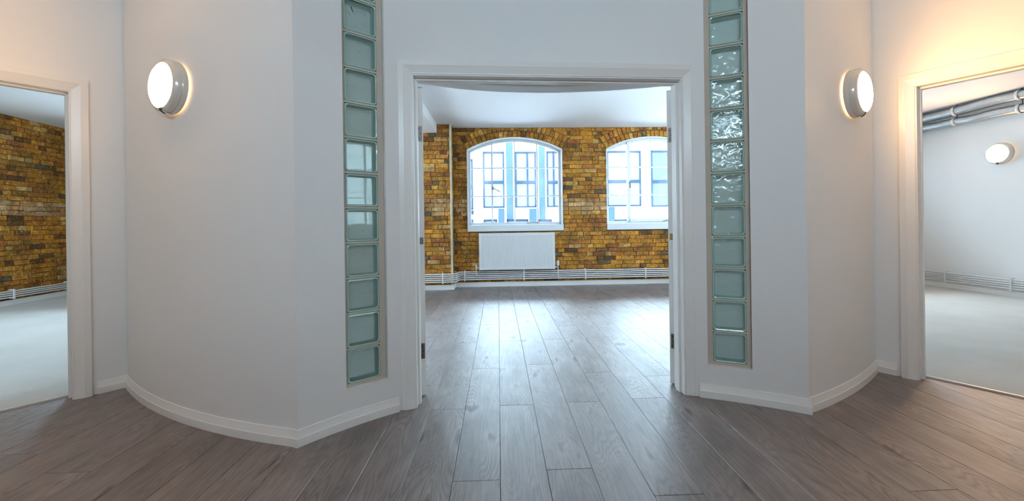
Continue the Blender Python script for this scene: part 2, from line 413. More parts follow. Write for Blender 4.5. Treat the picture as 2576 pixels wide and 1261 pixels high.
# partitions and outer walls
def slab(name, a, b, t, z0, z1, mat, label, hole=None):
    dx, dy = b[0]-a[0], b[1]-a[1]; l = math.hypot(dx, dy); ux, uy = dx/l, dy/l; nx, ny = uy, -ux
    T = lambda s, o, z: (a[0]+ux*s+nx*o, a[1]+uy*s+ny*o, z)
    m = MB()
    if hole:
        s0, s1, h0, h1 = hole
        m.box((0,0,z0),(s0,t,z1),T); m.box((s1,0,z0),(l,t,z1),T); m.box((s0,0,z0),(s1,t,h0),T); m.box((s0,0,h1),(s1,t,z1),T)
    else: m.box((0,0,z0),(l,t,z1),T)
    return struct(m.build(name, mat), label, 'wall'), T
slab('wall_partition_left', (-4.15, 7.0), (-2.80, 2.95), 0.10, 0, CEIL, M['paint'], 'white partition hidden between the brick living room and left room')
slab('wall_partition_right', (2.74, 3.05), (4.15, 7.3), 0.10, 0, CEIL, M['paint'], 'white partition hidden between the brick living room and right room')
slab('wall_lobby_left', (L_END[0]-0.02, L_END[1]+0.1), (L_END[0]-0.02, REAR), -0.12, 0, CEIL, M['paint'], 'white lobby side wall beyond the left doorway')
slab('wall_lobby_right', (R_END[0]+0.02, R_END[1]+0.1), (R_END[0]+0.02, REAR), 0.12, 0, CEIL, M['paint'], 'white lobby side wall beyond the right doorway')
WR = dict(lobby=(-2.3, 2.0), left=(-6.6, -5.0), right=(6.3, 6.5))
WZ = dict(lobby=(2.52, 2.80), left=(0.45, 2.62), right=(0.45, 2.62))
mb = MB(); xs = [-8.6]
for k in ('left', 'lobby', 'right'): xs += list(WR[k])
xs.append(8.3)
for i in range(len(xs)-1):
    if i % 2 == 0: mb.box((xs[i], REAR-0.3, 0), (xs[i+1], REAR, CEIL))
    else:
        wz = WZ[('left', 'lobby', 'right')[i//2]]
        mb.box((xs[i], REAR-0.3, 0), (xs[i+1], REAR, wz[0])); mb.box((xs[i], REAR-0.3, wz[1]), (xs[i+1], REAR, CEIL))
struct(mb.build('wall_rear', M['paint']), 'white outer wall opposite the double doorway', 'wall')

LB0, LB1 = (-7.477+0.5*0.12, 5.793-0.5*1.018), (-7.599, 6.811)
ldx, ldy = LB1[0]-LB0[0], LB1[1]-LB0[1]; ll = math.hypot(ldx, ldy); LU = (ldx/ll, ldy/ll); LI = (LU[1], -LU[0])   # LI points into the room
# skirting face -> brick face is 2 cm behind
def lb(s, d, z): return (LB0[0]+LU[0]*s+LI[0]*(d-0.02), LB0[1]+LU[1]*s+LI[1]*(d-0.02), z)
RB0, RB1 = (6.994+0.06, 5.441-0.8), (6.921, 6.72)
rdx, rdy = RB1[0]-RB0[0], RB1[1]-RB0[1]; rl = math.hypot(rdx, rdy); RU = (rdx/rl, rdy/rl); RI = (-RU[1], RU[0])
def rb(s, d, z): return (RB0[0]+RU[0]*s+RI[0]*(d-0.015), RB0[1]+RU[1]*s+RI[1]*(d-0.015), z)
mb = MB(); mb.box((-7.2,-0.25,0),(3.2,0,CEIL), rb)
struct(mb.build('wall_right', M['paint']), 'white side wall of the right room with a round lamp', 'wall')

# ------------------------------------------------------------------ ceiling, floor, carpets
mb = MB(); mb.box((-8.8, REAR-0.3, CEIL), (8.5, 8.4, CEIL+0.12))
struct(mb.build('ceiling', M['ceil']), 'flat white ceiling over the brick living room', 'ceiling')
PA = 0.035; pl_ = math.hypot(1, PA)
PU = (-PA/pl_, 1/pl_); PV = (1/pl_, PA/pl_)        # along plank, across plank
P0 = (-0.061, 1.613)
def plk(q, a): return (P0[0]+PV[0]*q+PU[0]*a, P0[1]+PV[1]*q+PU[1]*a)
mb = MB(); mb.box((-8.8, REAR-0.3, -0.15), (8.5, 8.4, -0.012))
floor = struct(mb.build('floor', M['gap']), 'grey brown oak laminate floor of wide planks', 'floor')
PWID, PLEN = 0.2105, 1.35
starts = {-2: 2.43, -1: 1.747, 0: 2.46, 1: 1.806, 2: 2.477, 3: 2.96, 4: 2.504, 5: 2.86, -3: 1.45, -4: 1.30, -5: 1.52, -6: 1.35, -7: 1.50, -8: 1.28, -9: 1.46, -10: 1.91, -11: 1.36, -12: 2.08}
for i in range(6, 16): starts[i] = 1.42+0.08*(i % 3)
for i in range(-20, -12): starts[i] = 1.50+0.07*(i % 4)
pm = {}
def plank_mesh(q0, q1, a0, a1):
    key = (round(q1-q0, 3), round(a1-a0, 2))
    if key in pm: return pm[key]
    x, y, c, h = (q1-q0)/2, (a1-a0)/2, 0.0012, 0.010
    m = MB(); vs = []
    for z, i in ((-h, 0), (-c, 0), (0, c)):
        vs += [(-x+i, -y+i, z), (x-i, -y+i, z), (x-i, y-i, z), (-x+i, y-i, z)]
    fs = [(3,2,1,0), (8,9,10,11)] + [(4*k+i, 4*k+(i+1)%4, 4*k+4+(i+1)%4, 4*k+4+i) for k in (0,1) for i in range(4)]
    pm[key] = m.add(vs, fs).mesh('plank', M['plank'], fix=False); return pm[key]
rz = math.atan2(PV[1], PV[0])
rnd = random.Random(3)
def in_plan(x, y):
    if y < REAR or y > 7.4: return False
    if y < 1.75: return -3.75 < x < 3.75
    if y < 3.0: return -3.75+(y-1.75)*0.62 < x < 3.75-(y-1.75)*0.62
    return -3.0-(y-3)*0.33 < x < 3.0+(y-3)*0.33
for i in range(-22, 22):
    st = starts.get(i, rnd.uniform(0, PLEN)+1.2) - P0[1]
    k0 = math.floor((REAR-P0[1]-st)/PLEN)
    for k in range(k0, k0+9):
        a0, a1 = st+k*PLEN, st+(k+1)*PLEN
        a0c = max(a0, REAR+0.9-P0[1]); a1c = min(a1, 7.16-P0[1]+0.0)
        if a1c-a0c < 0.03: continue
        q0, q1 = i*PWID, (i+1)*PWID
        cs = [plk(q, a) for q in (q0, q1) for a in (a0c, (a0c+a1c)/2, a1c)]
        if not any(in_plan(*c) for c in cs): continue
        o = link('plank', plank_mesh(q0+0.0009, q1-0.0009, a0c+0.0007, a1c-0.0007), floor)
        cx, cy = plk((q0+q1)/2, (a0c+a1c)/2); o.location = (cx, cy, 0); o.rotation_euler = (0, 0, rz)
cl = [lw(-0.08, 0.128), lw(1.52, 0.128), (L_END[0]-0.08, REAR), (-8.4, REAR), (-8.4, 7.2), (-4.1, 7.1), (-2.86, 3.0)]
mb = MB(); mb.prism(cl, -0.011, 0.007)
struct(mb.build('floor_left_carpet', M['carpet']), 'pale fitted carpet in the left brick room', 'carpet')
crp = [rw(-0.08, 0.146), (2.80, 3.08), (4.2, 7.35), (8.2, 7.4), (8.2, REAR), (R_END[0]+0.08, REAR), rw(1.52, 0.146)]
mb = MB(); mb.prism(crp, -0.011, 0.007)
struct(mb.build('floor_right_carpet', M['carpet']), 'pale fitted carpet in the right white room', 'carpet')
mb = MB(); lbox(mb, LT0+0.02, LT1-0.02, 0.116, 0.130, 0, 0.011); struct(mb.build('trim_4', M['strip']), 'thin metal threshold strip of the left doorway', 'threshold')
mb = MB(); rbox(mb, RT0+0.02, RT1-0.02, 0.134, 0.148, 0, 0.011); struct(mb.build('trim_5', M['strip']), 'thin metal threshold strip of the right doorway', 'threshold')

# ------------------------------------------------------------------ skirting boards
PROF = [(0, 0), (SK, 0), (SK, 0.043), (0.0125, 0.046), (0.005, 0.076), (0.004, 0.083), (0, 0.085)]
def skirt(name, path, side, label, prof=PROF):
    m = MB(); m.sweep(path, prof, side); return struct(m.build(name, M['gloss'], smooth=9), label, 'skirting board')
ARC_W = 0.082
def corner(W, C, r):
    lo, hi = -0.15, 0.12
    for _ in range(50):
        m_ = (lo+hi)/2; q = W(m_, SK)
        if math.hypot(q[0]-C[0], q[1]-C[1]) < r: lo = m_
        else: hi = m_
    return W(lo, SK)
cl_, cr_ = corner(lw, LC, LR-SK), corner(rw, RC, RR_-SK)
skirt('baseboard_front_left', [lw(0.132, SK), cl_] + [q for q in pa[1:-1] if q[0] > cl_[0]+0.03] + [fpt(x, SK) for x in frange(XA, -0.690, 14)], 1, 'white skirting board curving from the left doorway round to the double doorway')
skirt('baseboard_front_right', [fpt(x, SK) for x in frange(1.185, XE, 14)] + [q for q in qa[1:-1] if q[0] < cr_[0]-0.03] + [cr_, rw(0.098, SK)], 1, 'white skirting board curving from the double doorway round to the right doorway')

# ------------------------------------------------------------------ door frames
APROF = [(0.0, 0.0), (0.0, -0.019), (0.003, -0.022), (0.034, -0.022), (0.038, -0.020), (0.076, -0.007), (0.082, -0.006), (0.082, 0.0)]
# APROF: (distance from the outer edge towards the opening, offset from the wall face, negative = towards lobby)
def architrave(parent, T, t_in0, t_in1, zh, base=0.0, deep=0.0):
    """two legs and a head, mitred; T(t, o, z) -> world;  opening edges t_in0 < t_in1"""
    k = len(APROF)
    def leg(tin, sgn):
        vs = []
        for z_of in (lambda d: 0.0, lambda d: zh+ARC_W-d):
            for d, o in APROF: vs.append(T(tin-sgn*(ARC_W-d), base+(o if o < 0 else deep), z_of(d)))
        m = MB(); m.add(vs, [(j, (j+1)%k, k+(j+1)%k, k+j) for j in range(k)] + [tuple(range(k)), tuple(range(k, 2*k))]); return m
    leg(t_in0, 1).build('architrave_leg', M['gloss'], parent, smooth=7); leg(t_in1, -1).build('architrave_leg', M['gloss'], parent, smooth=7)
    vs = []
    for e, sgn in ((t_in0, -1), (t_in1, 1)):
        for d, o in APROF: vs.append(T(e+sgn*(ARC_W-d), base+(o if o < 0 else deep), zh+ARC_W-d))
    m = MB(); m.add(vs, [(j, (j+1)%k, k+(j+1)%k, k+j) for j in range(k)] + [tuple(range(k)), tuple(range(k, 2*k))])
    m.build('architrave_head', M['gloss'], parent, smooth=7)
def frame(name, T, t0, t1, zh, o0, o1, stop, label, deep=0.0):
    root = empty(name, T((t0+t1)/2, (o0+o1)/2, 0)); struct(root, label, 'door frame')
    inv = Vector(root.location)
    Tl = lambda t, o, z: tuple(Vector(T(t, o, z)) - inv)
    th = 0.028
    for a, b in ((t0-th, t0), (t1, t1+th)):
        m = MB(); m.box((a, o0, 0), (b, o1, zh+th), Tl); m.build('jamb', M['gloss'], root)
    m = MB(); m.box((t0, o0, zh), (t1, o1, zh+th), Tl); m.build('head_lining', M['gloss'], root)
    s0, s1 = stop
    for a, b in ((t0, t0+0.013), (t1-0.013, t1)):
        m = MB(); m.box((a, s0, 0), (b, s1, zh-0.013), Tl); m.build('door_stop', M['gloss'], root)
    m = MB(); m.box((t0, s0, zh-0.013), (t1, s1, zh), Tl); m.build('door_stop', M['gloss'], root)
    architrave(root, Tl, t0-0.008, t1+0.008, zh+0.008, o0, deep)
    return root, Tl
# central double doorway: straight frame across the chord of the curved wall
CD0, CD1 = (-0.612, 2.440), (1.120, 2.575)
cdx, cdy = CD1[0]-CD0[0], CD1[1]-CD0[1]; clen = math.hypot(cdx, cdy); CU = (cdx/clen, cdy/clen); CN = (-CU[1], CU[0])
def cdr(t, o, z): return (CD0[0]+CU[0]*t+CN[0]*o, CD0[1]+CU[1]*t+CN[1]*o, z)
fr1, T1 = frame('trim_1', cdr, 0.016, clen-0.016, 2.045, 0.0, 0.135, (0.05, 0.095), 'white moulded frame of the wide double doorway')
# packing between the straight head and the curved wall above it
mb = MB(); n = 24; xs = frange(-0.62, 1.125, n)
A1 = [tuple(Vector((*fpt(x, SK+0.02), 0)) - Vector(fr1.location))[:2] for x in xs]
A0 = []
for x in xs:
    t = (x-CD0[0])/CU[0]; A0.append(tuple(Vector(cdr(t, 0.004, 0)) - Vector(fr1.location))[:2])
mb.strip(A0, A1, 2.074, 2.125); mb.build('head_packing', M['gloss'], fr1)
fr2, T2 = frame('trim_2', lambda t, o, z: (*lw(t, o), z), LT0+0.026, LT1-0.026, 2.036, SK-0.001, SK+WT+0.002, (SK+0.05, SK+0.09), 'white moulded frame of the left doorway')
fr3, T3 = frame('trim_3', lambda t, o, z: (*rw(t, o), z), RT0+0.024, RT1-0.024, 2.036, SK-0.001, SK+WT+0.002, (SK+0.05, SK+0.09), 'white moulded frame of the right doorway')

# ------------------------------------------------------------------ double doors, opened back into the living room
def leaf(name, hinge, ang, sgn, label):
    """hinge: world point of the visible hinge edge; ang: direction of the leaf; sgn: side of its thickness"""
    root = empty(name, (hinge[0], hinge[1], 0.0)); struct(root, label, 'door')
    root.rotation_euler = (0, 0, ang)
    W, TH, H0, H1 = 0.805, 0.044, 0.010, 2.030
    y0, y1 = (0, TH) if sgn > 0 else (-TH, 0)
    m = MB(); m.box((0, y0, H0), (W, y1, H1)); b = m.build('leaf', M['gloss'], root)
    bv = b.modifiers.new('edge', 'BEVEL'); bv.width = 0.002; bv.segments = 2
    for z in (0.30, 1.02, 1.72):
        mat = M['brass'] if z == 1.02 and sgn > 0 else M['steel']
        hh = 0.05 if z != 1.02 else 0.022
        m = MB(); m.box((-0.002, y0+0.008, z-hh), (0.0015, y1-0.010, z+hh)); hb = m.build('hinge', mat, root)
        m = MB(); ky = y0-0.003 if sgn > 0 else y1+0.003
        m.tube([(-0.004, ky, z-hh), (-0.004, ky, z+hh)], 0.005, 10); m.build('knuckle', mat, hb, smooth=40)
        if z != 1.02:
            m = MB()
            for dz in (-0.03, 0.0, 0.03): m.tube([(-0.0032, (y0+y1)/2+0.004*(1 if dz else -1), z+dz-0.0), (-0.0018, (y0+y1)/2+0.004*(1 if dz else -1), z+dz)], 0.004, 8)
            m.build('screw', M['dark_steel'], hb)
    for yy, s in ((y0, -1), (y1, 1)):
        m = MB(); m.box((W-0.085, min(yy, yy+s*0.006), 0.93), (W-0.04, max(yy, yy+s*0.006), 1.09)); hp = m.build('handle_plate', M['steel'], root)
        m = MB(); m.tube([(W-0.062, yy, 1.03), (W-0.062, yy+s*0.045, 1.03), (W-0.075, yy+s*0.052, 1.03), (W-0.17, yy+s*0.052, 1.03)], 0.009, 10)
        m.build('lever', M['steel'], hp, smooth=40)
    return root
hl = cdr(0.008, 0.150, 0); hr = cdr(clen+0.008, 0.150, 0)
leaf('door_1', hl, math.radians(113), -1, 'white door leaf opened away beside the left glass blocks')
leaf('door_2', hr, math.radians(59), 1, 'white door leaf opened away beside the right glass blocks')

# ------------------------------------------------------------------ glass blocks
def rsq(h, r, n=4):
    pts = []
    for cx_, cy_, a in ((h-r, h-r, 0), (-h+r, h-r, 90), (-h+r, -h+r, 180), (h-r, -h+r, 270)):
        for i in range(n+1):
            t = math.radians(a+90*i/n); pts.append((cx_+r*math.cos(t), cy_+r*math.sin(t)))
    return pts
def block_meshes():
    D = 0.080; rings = []
    # outer side from front to back, then inner side back to front (local y = depth into the wall)
    for h, r, d in ((0.0905, 0.016, 0.0), (0.0945, 0.016, 0.006), (0.095, 0.016, 0.012), (0.095, 0.016, D-0.012), (0.0905, 0.016, D),
                    (0.085, 0.014, D-0.002), (0.083, 0.013, D-0.016), (0.080, 0.012, D/2+0.004), (0.0785, 0.012, D/2), (0.080, 0.012, D/2-0.004), (0.083, 0.013, 0.016), (0.085, 0.014, 0.002)):
        rings.append([(x, d, z) for x, z in rsq(h, r)])
    k = len(rings[0]); m = MB(); vs = [v for r_ in rings for v in r_]; R = len(rings)
    m.add(vs, [(a*k+j, a*k+(j+1)%k, ((a+1)%R)*k+(j+1)%k, ((a+1)%R)*k+j) for a in range(R) for j in range(k)])
    rim = m.mesh('glass_block', M['rim'], smooth=35)
    m = MB(); pts = rsq(0.0845, 0.013); kk = len(pts)
    vs = [(x, 0, z) for x, z in pts] + [(x, 0.007, z) for x, z in pts]
    m.add(vs, [tuple(range(kk)), tuple(range(2*kk-1, kk-1, -1))] + [(j, kk+j, kk+(j+1)%kk, (j+1)%kk) for j in range(kk)])
    return rim, m.mesh('pane', M['bpane_front']), m.mesh('pane', M['bpane_back'])
RIM, PANE_F, PANE_B = block_meshes()
def block_panel(name, Xc, xa, xb, label):
    c = fpt(Xc, SK); nrm = fnorm(Xc)
    root = empty(name, (c[0], c[1], GZ0)); struct(root, label, 'glass block window')
    base = Vector(root.location)
    rec = 0.022
    # mortar bed with a hole for every block
    m = MB()
    u = (nrm[1], -nrm[0])
    def T(s, o, z): return (u[0]*s+nrm[0]*o, u[1]*s+nrm[1]*o, z-GZ0)
    sa = -math.dist(fpt(xa, SK), c)+0.001; sb = math.dist(fpt(xb, SK), c)-0.001
    o0, o1 = rec+0.004, rec+0.076
    m.box((sa, o0, GZ0), (-0.094, o1, GZ1), T); m.box((0.094, o0, GZ0), (sb, o1, GZ1), T)
    for i in range(GLN+1):
        za = GZ0 if i == 0 else GLZ0+i*PITCH-(PITCH-0.190)+0.001
        zb = GZ1 if i == GLN else GLZ0+i*PITCH+0.001
        m.box((-0.094, o0, za), (0.094, o1, zb), T)
    m.build('mortar', M['grout'], root)
    ang = math.atan2(u[1], u[0])
    for i in range(GLN):
        z = GLZ0+i*PITCH+0.095-GZ0
        b = link('glass_block', RIM, root); b.location = (nrm[0]*rec, nrm[1]*rec, z); b.rotation_euler = (0, 0, ang)
        for d, pn in ((0.006, PANE_F), (0.067, PANE_B)):
            p = link('pane', pn, b); p.location = (0, d, 0)
    return root
block_panel('window_4', GL, GLa, GLb, 'column of green glass blocks by the left convex wall')
block_panel('window_5', GR, GRa, GRb, 'column of green glass blocks by the right convex wall')

# ------------------------------------------------------------------ brick back wall of the living room
AL = 0.036; WU = (math.cos(AL), math.sin(AL)); WI = (math.sin(AL), -math.cos(AL))     # along, into the room
WO = (0.0, 7.137)
def wp(s, d, z): return (WO[0]+WU[0]*s+WI[0]*d, WO[1]+WU[1]*s+WI[1]*d, z)
def px_wall(x, y, d=0.0):                                      # pixel -> (s, z) on the plane at distance d in front of the wall
    r = ray(x, y); ox, oy = WO[0]+WI[0]*d, WO[1]+WI[1]*d
    t = (ox*WI[0]+oy*WI[1]) / (r[0]*WI[0]+r[1]*WI[1])
    return ((r[0]*t-ox)*WU[0]+(r[1]*t-oy)*WU[1], EYE+r[2]*t)
SPR, APEX, SILLB, SILLT = 2.455, 2.672, 0.985, 1.100
def win(c, wdt): 
    hw = wdt/2; rise = APEX-SPR; R = (hw*hw+rise*rise)/(2*rise)
    return dict(c=c, l=c-hw, r=c+hw, R=R, zc=APEX-R, th=math.asin(hw/R))
w1l = px_wall(1175.5, 470)[0]; w1r = px_wall(1415, 470)[0]; w2l = px_wall(1526, 470)[0]
WW = w1r-w1l
WINS = [win((w1l+w1r)/2, WW), win(w2l+WW/2, WW), win(-3.05, WW), win(-5.9, WW), win(5.60, WW)]
def arc_line(wd, r, n=20, a=1.0):
    return [(wd['c']+r*math.sin(-wd['th']*a+2*wd['th']*a*i/n), wd['zc']+r*math.cos(-wd['th']*a+2*wd['th']*a*i/n)) for i in range(n+1)]
WB0, WB1 = -0.36, -0.012
mb = MB()
def wprism(m, poly, d0, d1, tone=None):
    n = len(poly)
    vs = [wp(s, d0, z) for s, z in poly] + [wp(s, d1, z) for s, z in poly]
    m.add(vs, [tuple(range(n)), tuple(range(2*n-1, n-1, -1))] + [(i, n+i, n+(i+1)%n, (i+1)%n) for i in range(n)], tone)
ws = sorted(WINS, key=lambda q: q['l'])
edges = [-8.7] + [e for q in ws for e in (q['l'], q['r'])] + [8.4]
for i in range(0, len(edges), 2): wprism(mb, [(edges[i],0),(edges[i+1],0),(edges[i+1],CEIL),(edges[i],CEIL)], WB0, WB1)
for q in ws:
    wprism(mb, [(q['l'],0),(q['r'],0),(q['r'],SILLB),(q['l'],SILLB)], WB0, WB1)
    al = arc_line(q, q['R'])
    for k in range(len(al)-1): wprism(mb, [al[k], al[k+1], (al[k+1][0], CEIL), (al[k][0], CEIL)], WB0, WB1)
wall_back = struct(mb.build('wall_back', M['mortar'], fix=False), 'exposed yellow stock brick wall with arched windows', 'brick wall')
PIER_R, PIER_L, PIER_D = -1.040, -2.02, 0.262
mb = MB()
for poly in ([(PIER_L,0),(PIER_R,0),(PIER_R,CEIL),(PIER_L,CEIL)],): wprism(mb, poly, -0.02, PIER_D-0.012)
wall_pier = struct(mb.build('wall_pier', M['mortar']), 'projecting yellow brick pier beside the arched window', 'brick pier')

# brick tones
T_OCH = [(166,110,28),(156,100,22),(172,118,34),(148,92,20),(178,124,44),(162,102,32),(142,98,24),(170,114,24)]
T_DRK = [(104,68,22),(90,58,24),(112,74,26),(92,78,56)]
T_PAL = [(190,146,76),(184,142,72),(178,140,84)]
T_RED = [(148,88,30),(138,80,30)]
T_BAND = [(176,138,92),(166,124,76),(184,148,104),(160,116,66)]
def tone(r, z, lo=1.0, dark=0.06):
    if 1.31 < z < 1.535: c = r.choice(T_BAND)
    else:
        k = r.random()
        c = r.choice(T_DRK) if k < dark else r.choice(T_PAL) if k < dark+0.07 else r.choice(T_RED) if k < dark+0.13 else r.choice(T_OCH)
    v = r.uniform(0.86, 1.10)*lo; c = srgb(*c)[:3]
    return tuple(min(1, x*v) for x in c)
def clip(poly, a, b, c):                                        # keep a*x + b*y >= c
    out = []
    for i in range(len(poly)):
        p, q = poly[i], poly[(i+1) % len(poly)]; dp, dq = a*p[0]+b*p[1]-c, a*q[0]+b*q[1]-c
        if dp >= 0: out.append(p)
        if dp*dq < 0: t = dp/(dp-dq); out.append((p[0]+t*(q[0]-p[0]), p[1]+t*(q[1]-p[1])))
    return out
def area(poly): return abs(sum(poly[i][0]*poly[(i+1)%len(poly)][1]-poly[(i+1)%len(poly)][0]*poly[i][1] for i in range(len(poly))))/2
def brick_geo(poly, r, proud, back=-0.03, ch=0.004, jit=0.005):
    """polygon in the wall plane -> vertices (s, d, z) and faces of one bevelled brick"""
    n = len(poly); cx_ = sum(p[0] for p in poly)/n; cz_ = sum(p[1] for p in poly)/n
    pj = [(x+r.uniform(-jit, jit), z+r.uniform(-jit, jit)) for x, z in poly]
    vs = [(x, back, z) for x, z in pj] + [(x, proud-ch, z) for x, z in pj]
    for x, z in pj:
        l = math.hypot(x-cx_, z-cz_) or 1; vs.append((x-(x-cx_)/l*ch*1.5, proud+r.uniform(-0.001, 0.001), z-(z-cz_)/l*ch*1.5))
    fs = [tuple(range(2*n, 3*n))] + [(k*n+i, k*n+(i+1)%n, (k+1)*n+(i+1)%n, (k+1)*n+i) for k in (0, 1) for i in range(n)]
    return vs, fs
COURSE, JOINT = 0.0755, 0.0075
def courses(r, s0, s1, z0, z1):
    z = z0; row = 0; out = []
    while z < z1-0.02:
        zt = min(z+COURSE, z1)
        s = s0-r.uniform(0, 0.2); 
        while s < s1:
            k = r.random(); wd = 0.113 if k < 0.36 else 0.228 if k < 0.93 else 0.165
            a, b = max(s, s0), min(s+wd, s1)
            if b-a > 0.035: out.append([(a+JOINT/2, z+JOINT/2), (b-JOINT/2, z+JOINT/2), (b-JOINT/2, zt-JOINT/2), (a+JOINT/2, zt-JOINT/2)])
            s += wd
        z = zt; row += 1
    return out
def emit_bricks(parent, T, items, vis, name='brick', limit=300):
    """items: (poly, tone, proud).  The pieces that show largest become objects of their own, the rest one joined run"""
    order = sorted(range(len(items)), key=lambda i: -vis(items[i][0]))
    single = set(i for i in order[:limit] if vis(items[i][0]) > 0)
    run = MB(); r = random.Random(11); cache = {}
    for i, (poly, tn, proud) in enumerate(items):
        n = len(poly); cs = sum(p[0] for p in poly)/n; cz = sum(p[1] for p in poly)/n
        if i in single:
            loc = [(x-cs, z-cz) for x, z in poly]
            isr = n == 4 and abs(loc[0][1]-loc[1][1]) < 1e-6 and abs(loc[0][0]-loc[3][0]) < 1e-6
            key = (round(loc[1][0]-loc[0][0], 3), round(loc[2][1]-loc[1][1], 3), r.randrange(5)) if isr else None
            me = cache.get(key) if key else None
            if me is None:
                vs, fs = brick_geo(loc, r, 0.0)
                o0 = Vector(T(0, 0, 0)); m = MB(); m.add([tuple(Vector(T(*v))-o0) for v in vs], fs)
                me = m.mesh(name, M['brick'])
                if key: cache[key] = me
            o = link(name, me, parent); o.location = T(cs, proud, cz); o.color = (*tn, 1.0)
        else:
            vs, fs = brick_geo(poly, r, proud); run.add([T(*v) for v in vs], fs, tn)
    if run.v:
        o = run.build('brick_run', M['brick_joined'], parent, fix=False); o['kind'] = 'stuff'
r = random.Random(21)
items = []
RING = 0.112
rings_of = WINS[:3]
for poly in courses(r, -4.05, 4.1, 0.06, CEIL-0.002):
    ok = True
    for q in rings_of:
        if not poly: break
        sx = [p[0] for p in poly]; sz = [p[1] for p in poly]; cs = (min(sx)+max(sx))/2; cz = (min(sz)+max(sz))/2
        Ro = q['R']+2*RING+0.014; th = q['th']
        if max(sx) < q['l']-0.3 or min(sx) > q['r']+0.3: continue
        if max(sz) > SILLB and min(sz) < SPR+0.05 and max(sx) > q['l'] and min(sx) < q['r']:
            if cs < q['c']: poly = clip(poly, -1, 0, -(q['l']-0.003))
            else: poly = clip(poly, 1, 0, q['r']+0.003)
            if not poly: break
        if max(sz) > SPR-0.02:
            a = math.atan2(cs-q['c'], cz-q['zc'])
            if abs(a) <= th: poly = clip(poly, math.sin(a), math.cos(a), math.sin(a)*q['c']+math.cos(a)*q['zc']+Ro)
            else:
                g = 1 if a > 0 else -1                           # stay outside the skewback line
                rr = math.hypot(cs-q['c'], cz-q['zc'])
                if rr < Ro+0.12 and rr > q['R']-0.2:
                    nx, nz = g*math.cos(th), -math.sin(th)
                    poly = clip(poly, nx, nz, nx*q['c']+nz*q['zc']+0.005)
    if not poly or area(poly) < 0.0009: continue
    if PIER_L+0.02 < sum(p[0] for p in poly)/len(poly) < PIER_R-0.05: continue
    cz = sum(p[1] for p in poly)/len(poly)
    items.append((poly, tone(r, cz), r.uniform(-0.006, 0.008)))
for q in rings_of:                                               # two rings of arch bricks
    for ring in (0, 1):
        r0 = q['R']+0.004+ring*(RING+0.009); r1 = r0+RING
        n = int(2*q['th']*(r0+0.05)/0.079)
        for i in range(n):
            a0 = -q['th']+2*q['th']*i/n; a1 = -q['th']+2*q['th']*(i+1)/n; g = 0.0042/r0
            poly = [(q['c']+rr*math.sin(a), q['zc']+rr*math.cos(a)) for rr, a in ((r0, a0+g), (r0, a1-g), (r1, a1-g), (r1, a0+g))]
            poly = clip(poly, 0, -1, -(CEIL-0.004))
            if poly and area(poly) > 0.0006: items.append((poly, tone(r, 2.5, 1.0, 0.05), r.uniform(0.0, 0.008)))
S_VIS0, S_VIS1 = px_wall(1130, 500)[0], px_wall(1684, 500)[0]
def vis_back(poly):
    a = min(p[0] for p in poly); b = max(p[0] for p in poly); z = sum(p[1] for p in poly)/len(poly)
    if b < S_VIS0 or a > S_VIS1 or z < 0.10: return 0.0
    return area(poly)
emit_bricks(wall_back, wp, items, vis_back)
items = [(p, tone(r, sum(q[1] for q in p)/4, 0.95, 0.10), PIER_D+r.uniform(-0.004, 0.006)) for p in courses(r, PIER_L, PIER_R-0.022, 0.06, CEIL-0.002)]
emit_bricks(wall_pier, wp, items, lambda p: area(p) if max(x for x, z in p) > px_wall(1060, 500, PIER_D)[0] else 0.0)
mb = MB(); mb.tube([wp(PIER_R-0.012, PIER_D-0.012, 0.08), wp(PIER_R-0.012, PIER_D-0.012, CEIL)], 0.021, 12)
mb.build('corner_render', M['render'], wall_pier, smooth=40)
# side bricks of the pier
def wside(s, d, z): return wp(PIER_R+d, PIER_D-s, z)
items = [(p, tone(r, sum(q[1] for q in p)/4, 0.9, 0.15), r.uniform(-0.003, 0.003)) for p in courses(r, 0.02, PIER_D-0.005, 0.06, CEIL-0.002)]
emit_bricks(wall_pier, wside, items, lambda p: 0.0)

# beam running back from the pier under the ceiling
mb = MB()
bx0, bx1 = px_wall(1100, 335, PIER_D)[0], -1.75
def bm_(a, b, z): return (bx0+a-PA*(b-6.85), b, z)
mb.box((-0.48, 3.35, 2.700), (0.0, 6.83, CEIL), bm_)
struct(mb.build('trim_6', M['ceil']), 'white boxed beam under the ceiling in front of the brick pier', 'beam')

# skirting of the brick wall
BP = [(0, 0), (0.022, 0), (0.022, 0.074), (0.016, 0.080), (0, 0.082)]
pth = [wp(-4.05, 0, 0)[:2], wp(PIER_L, 0, 0)[:2], wp(PIER_L, PIER_D, 0)[:2], wp(PIER_R, PIER_D, 0)[:2], wp(PIER_R, 0, 0)[:2], wp(4.1, 0, 0)[:2]]
skirt('baseboard_back', pth, 1, 'white skirting board at the foot of the brick wall', BP)

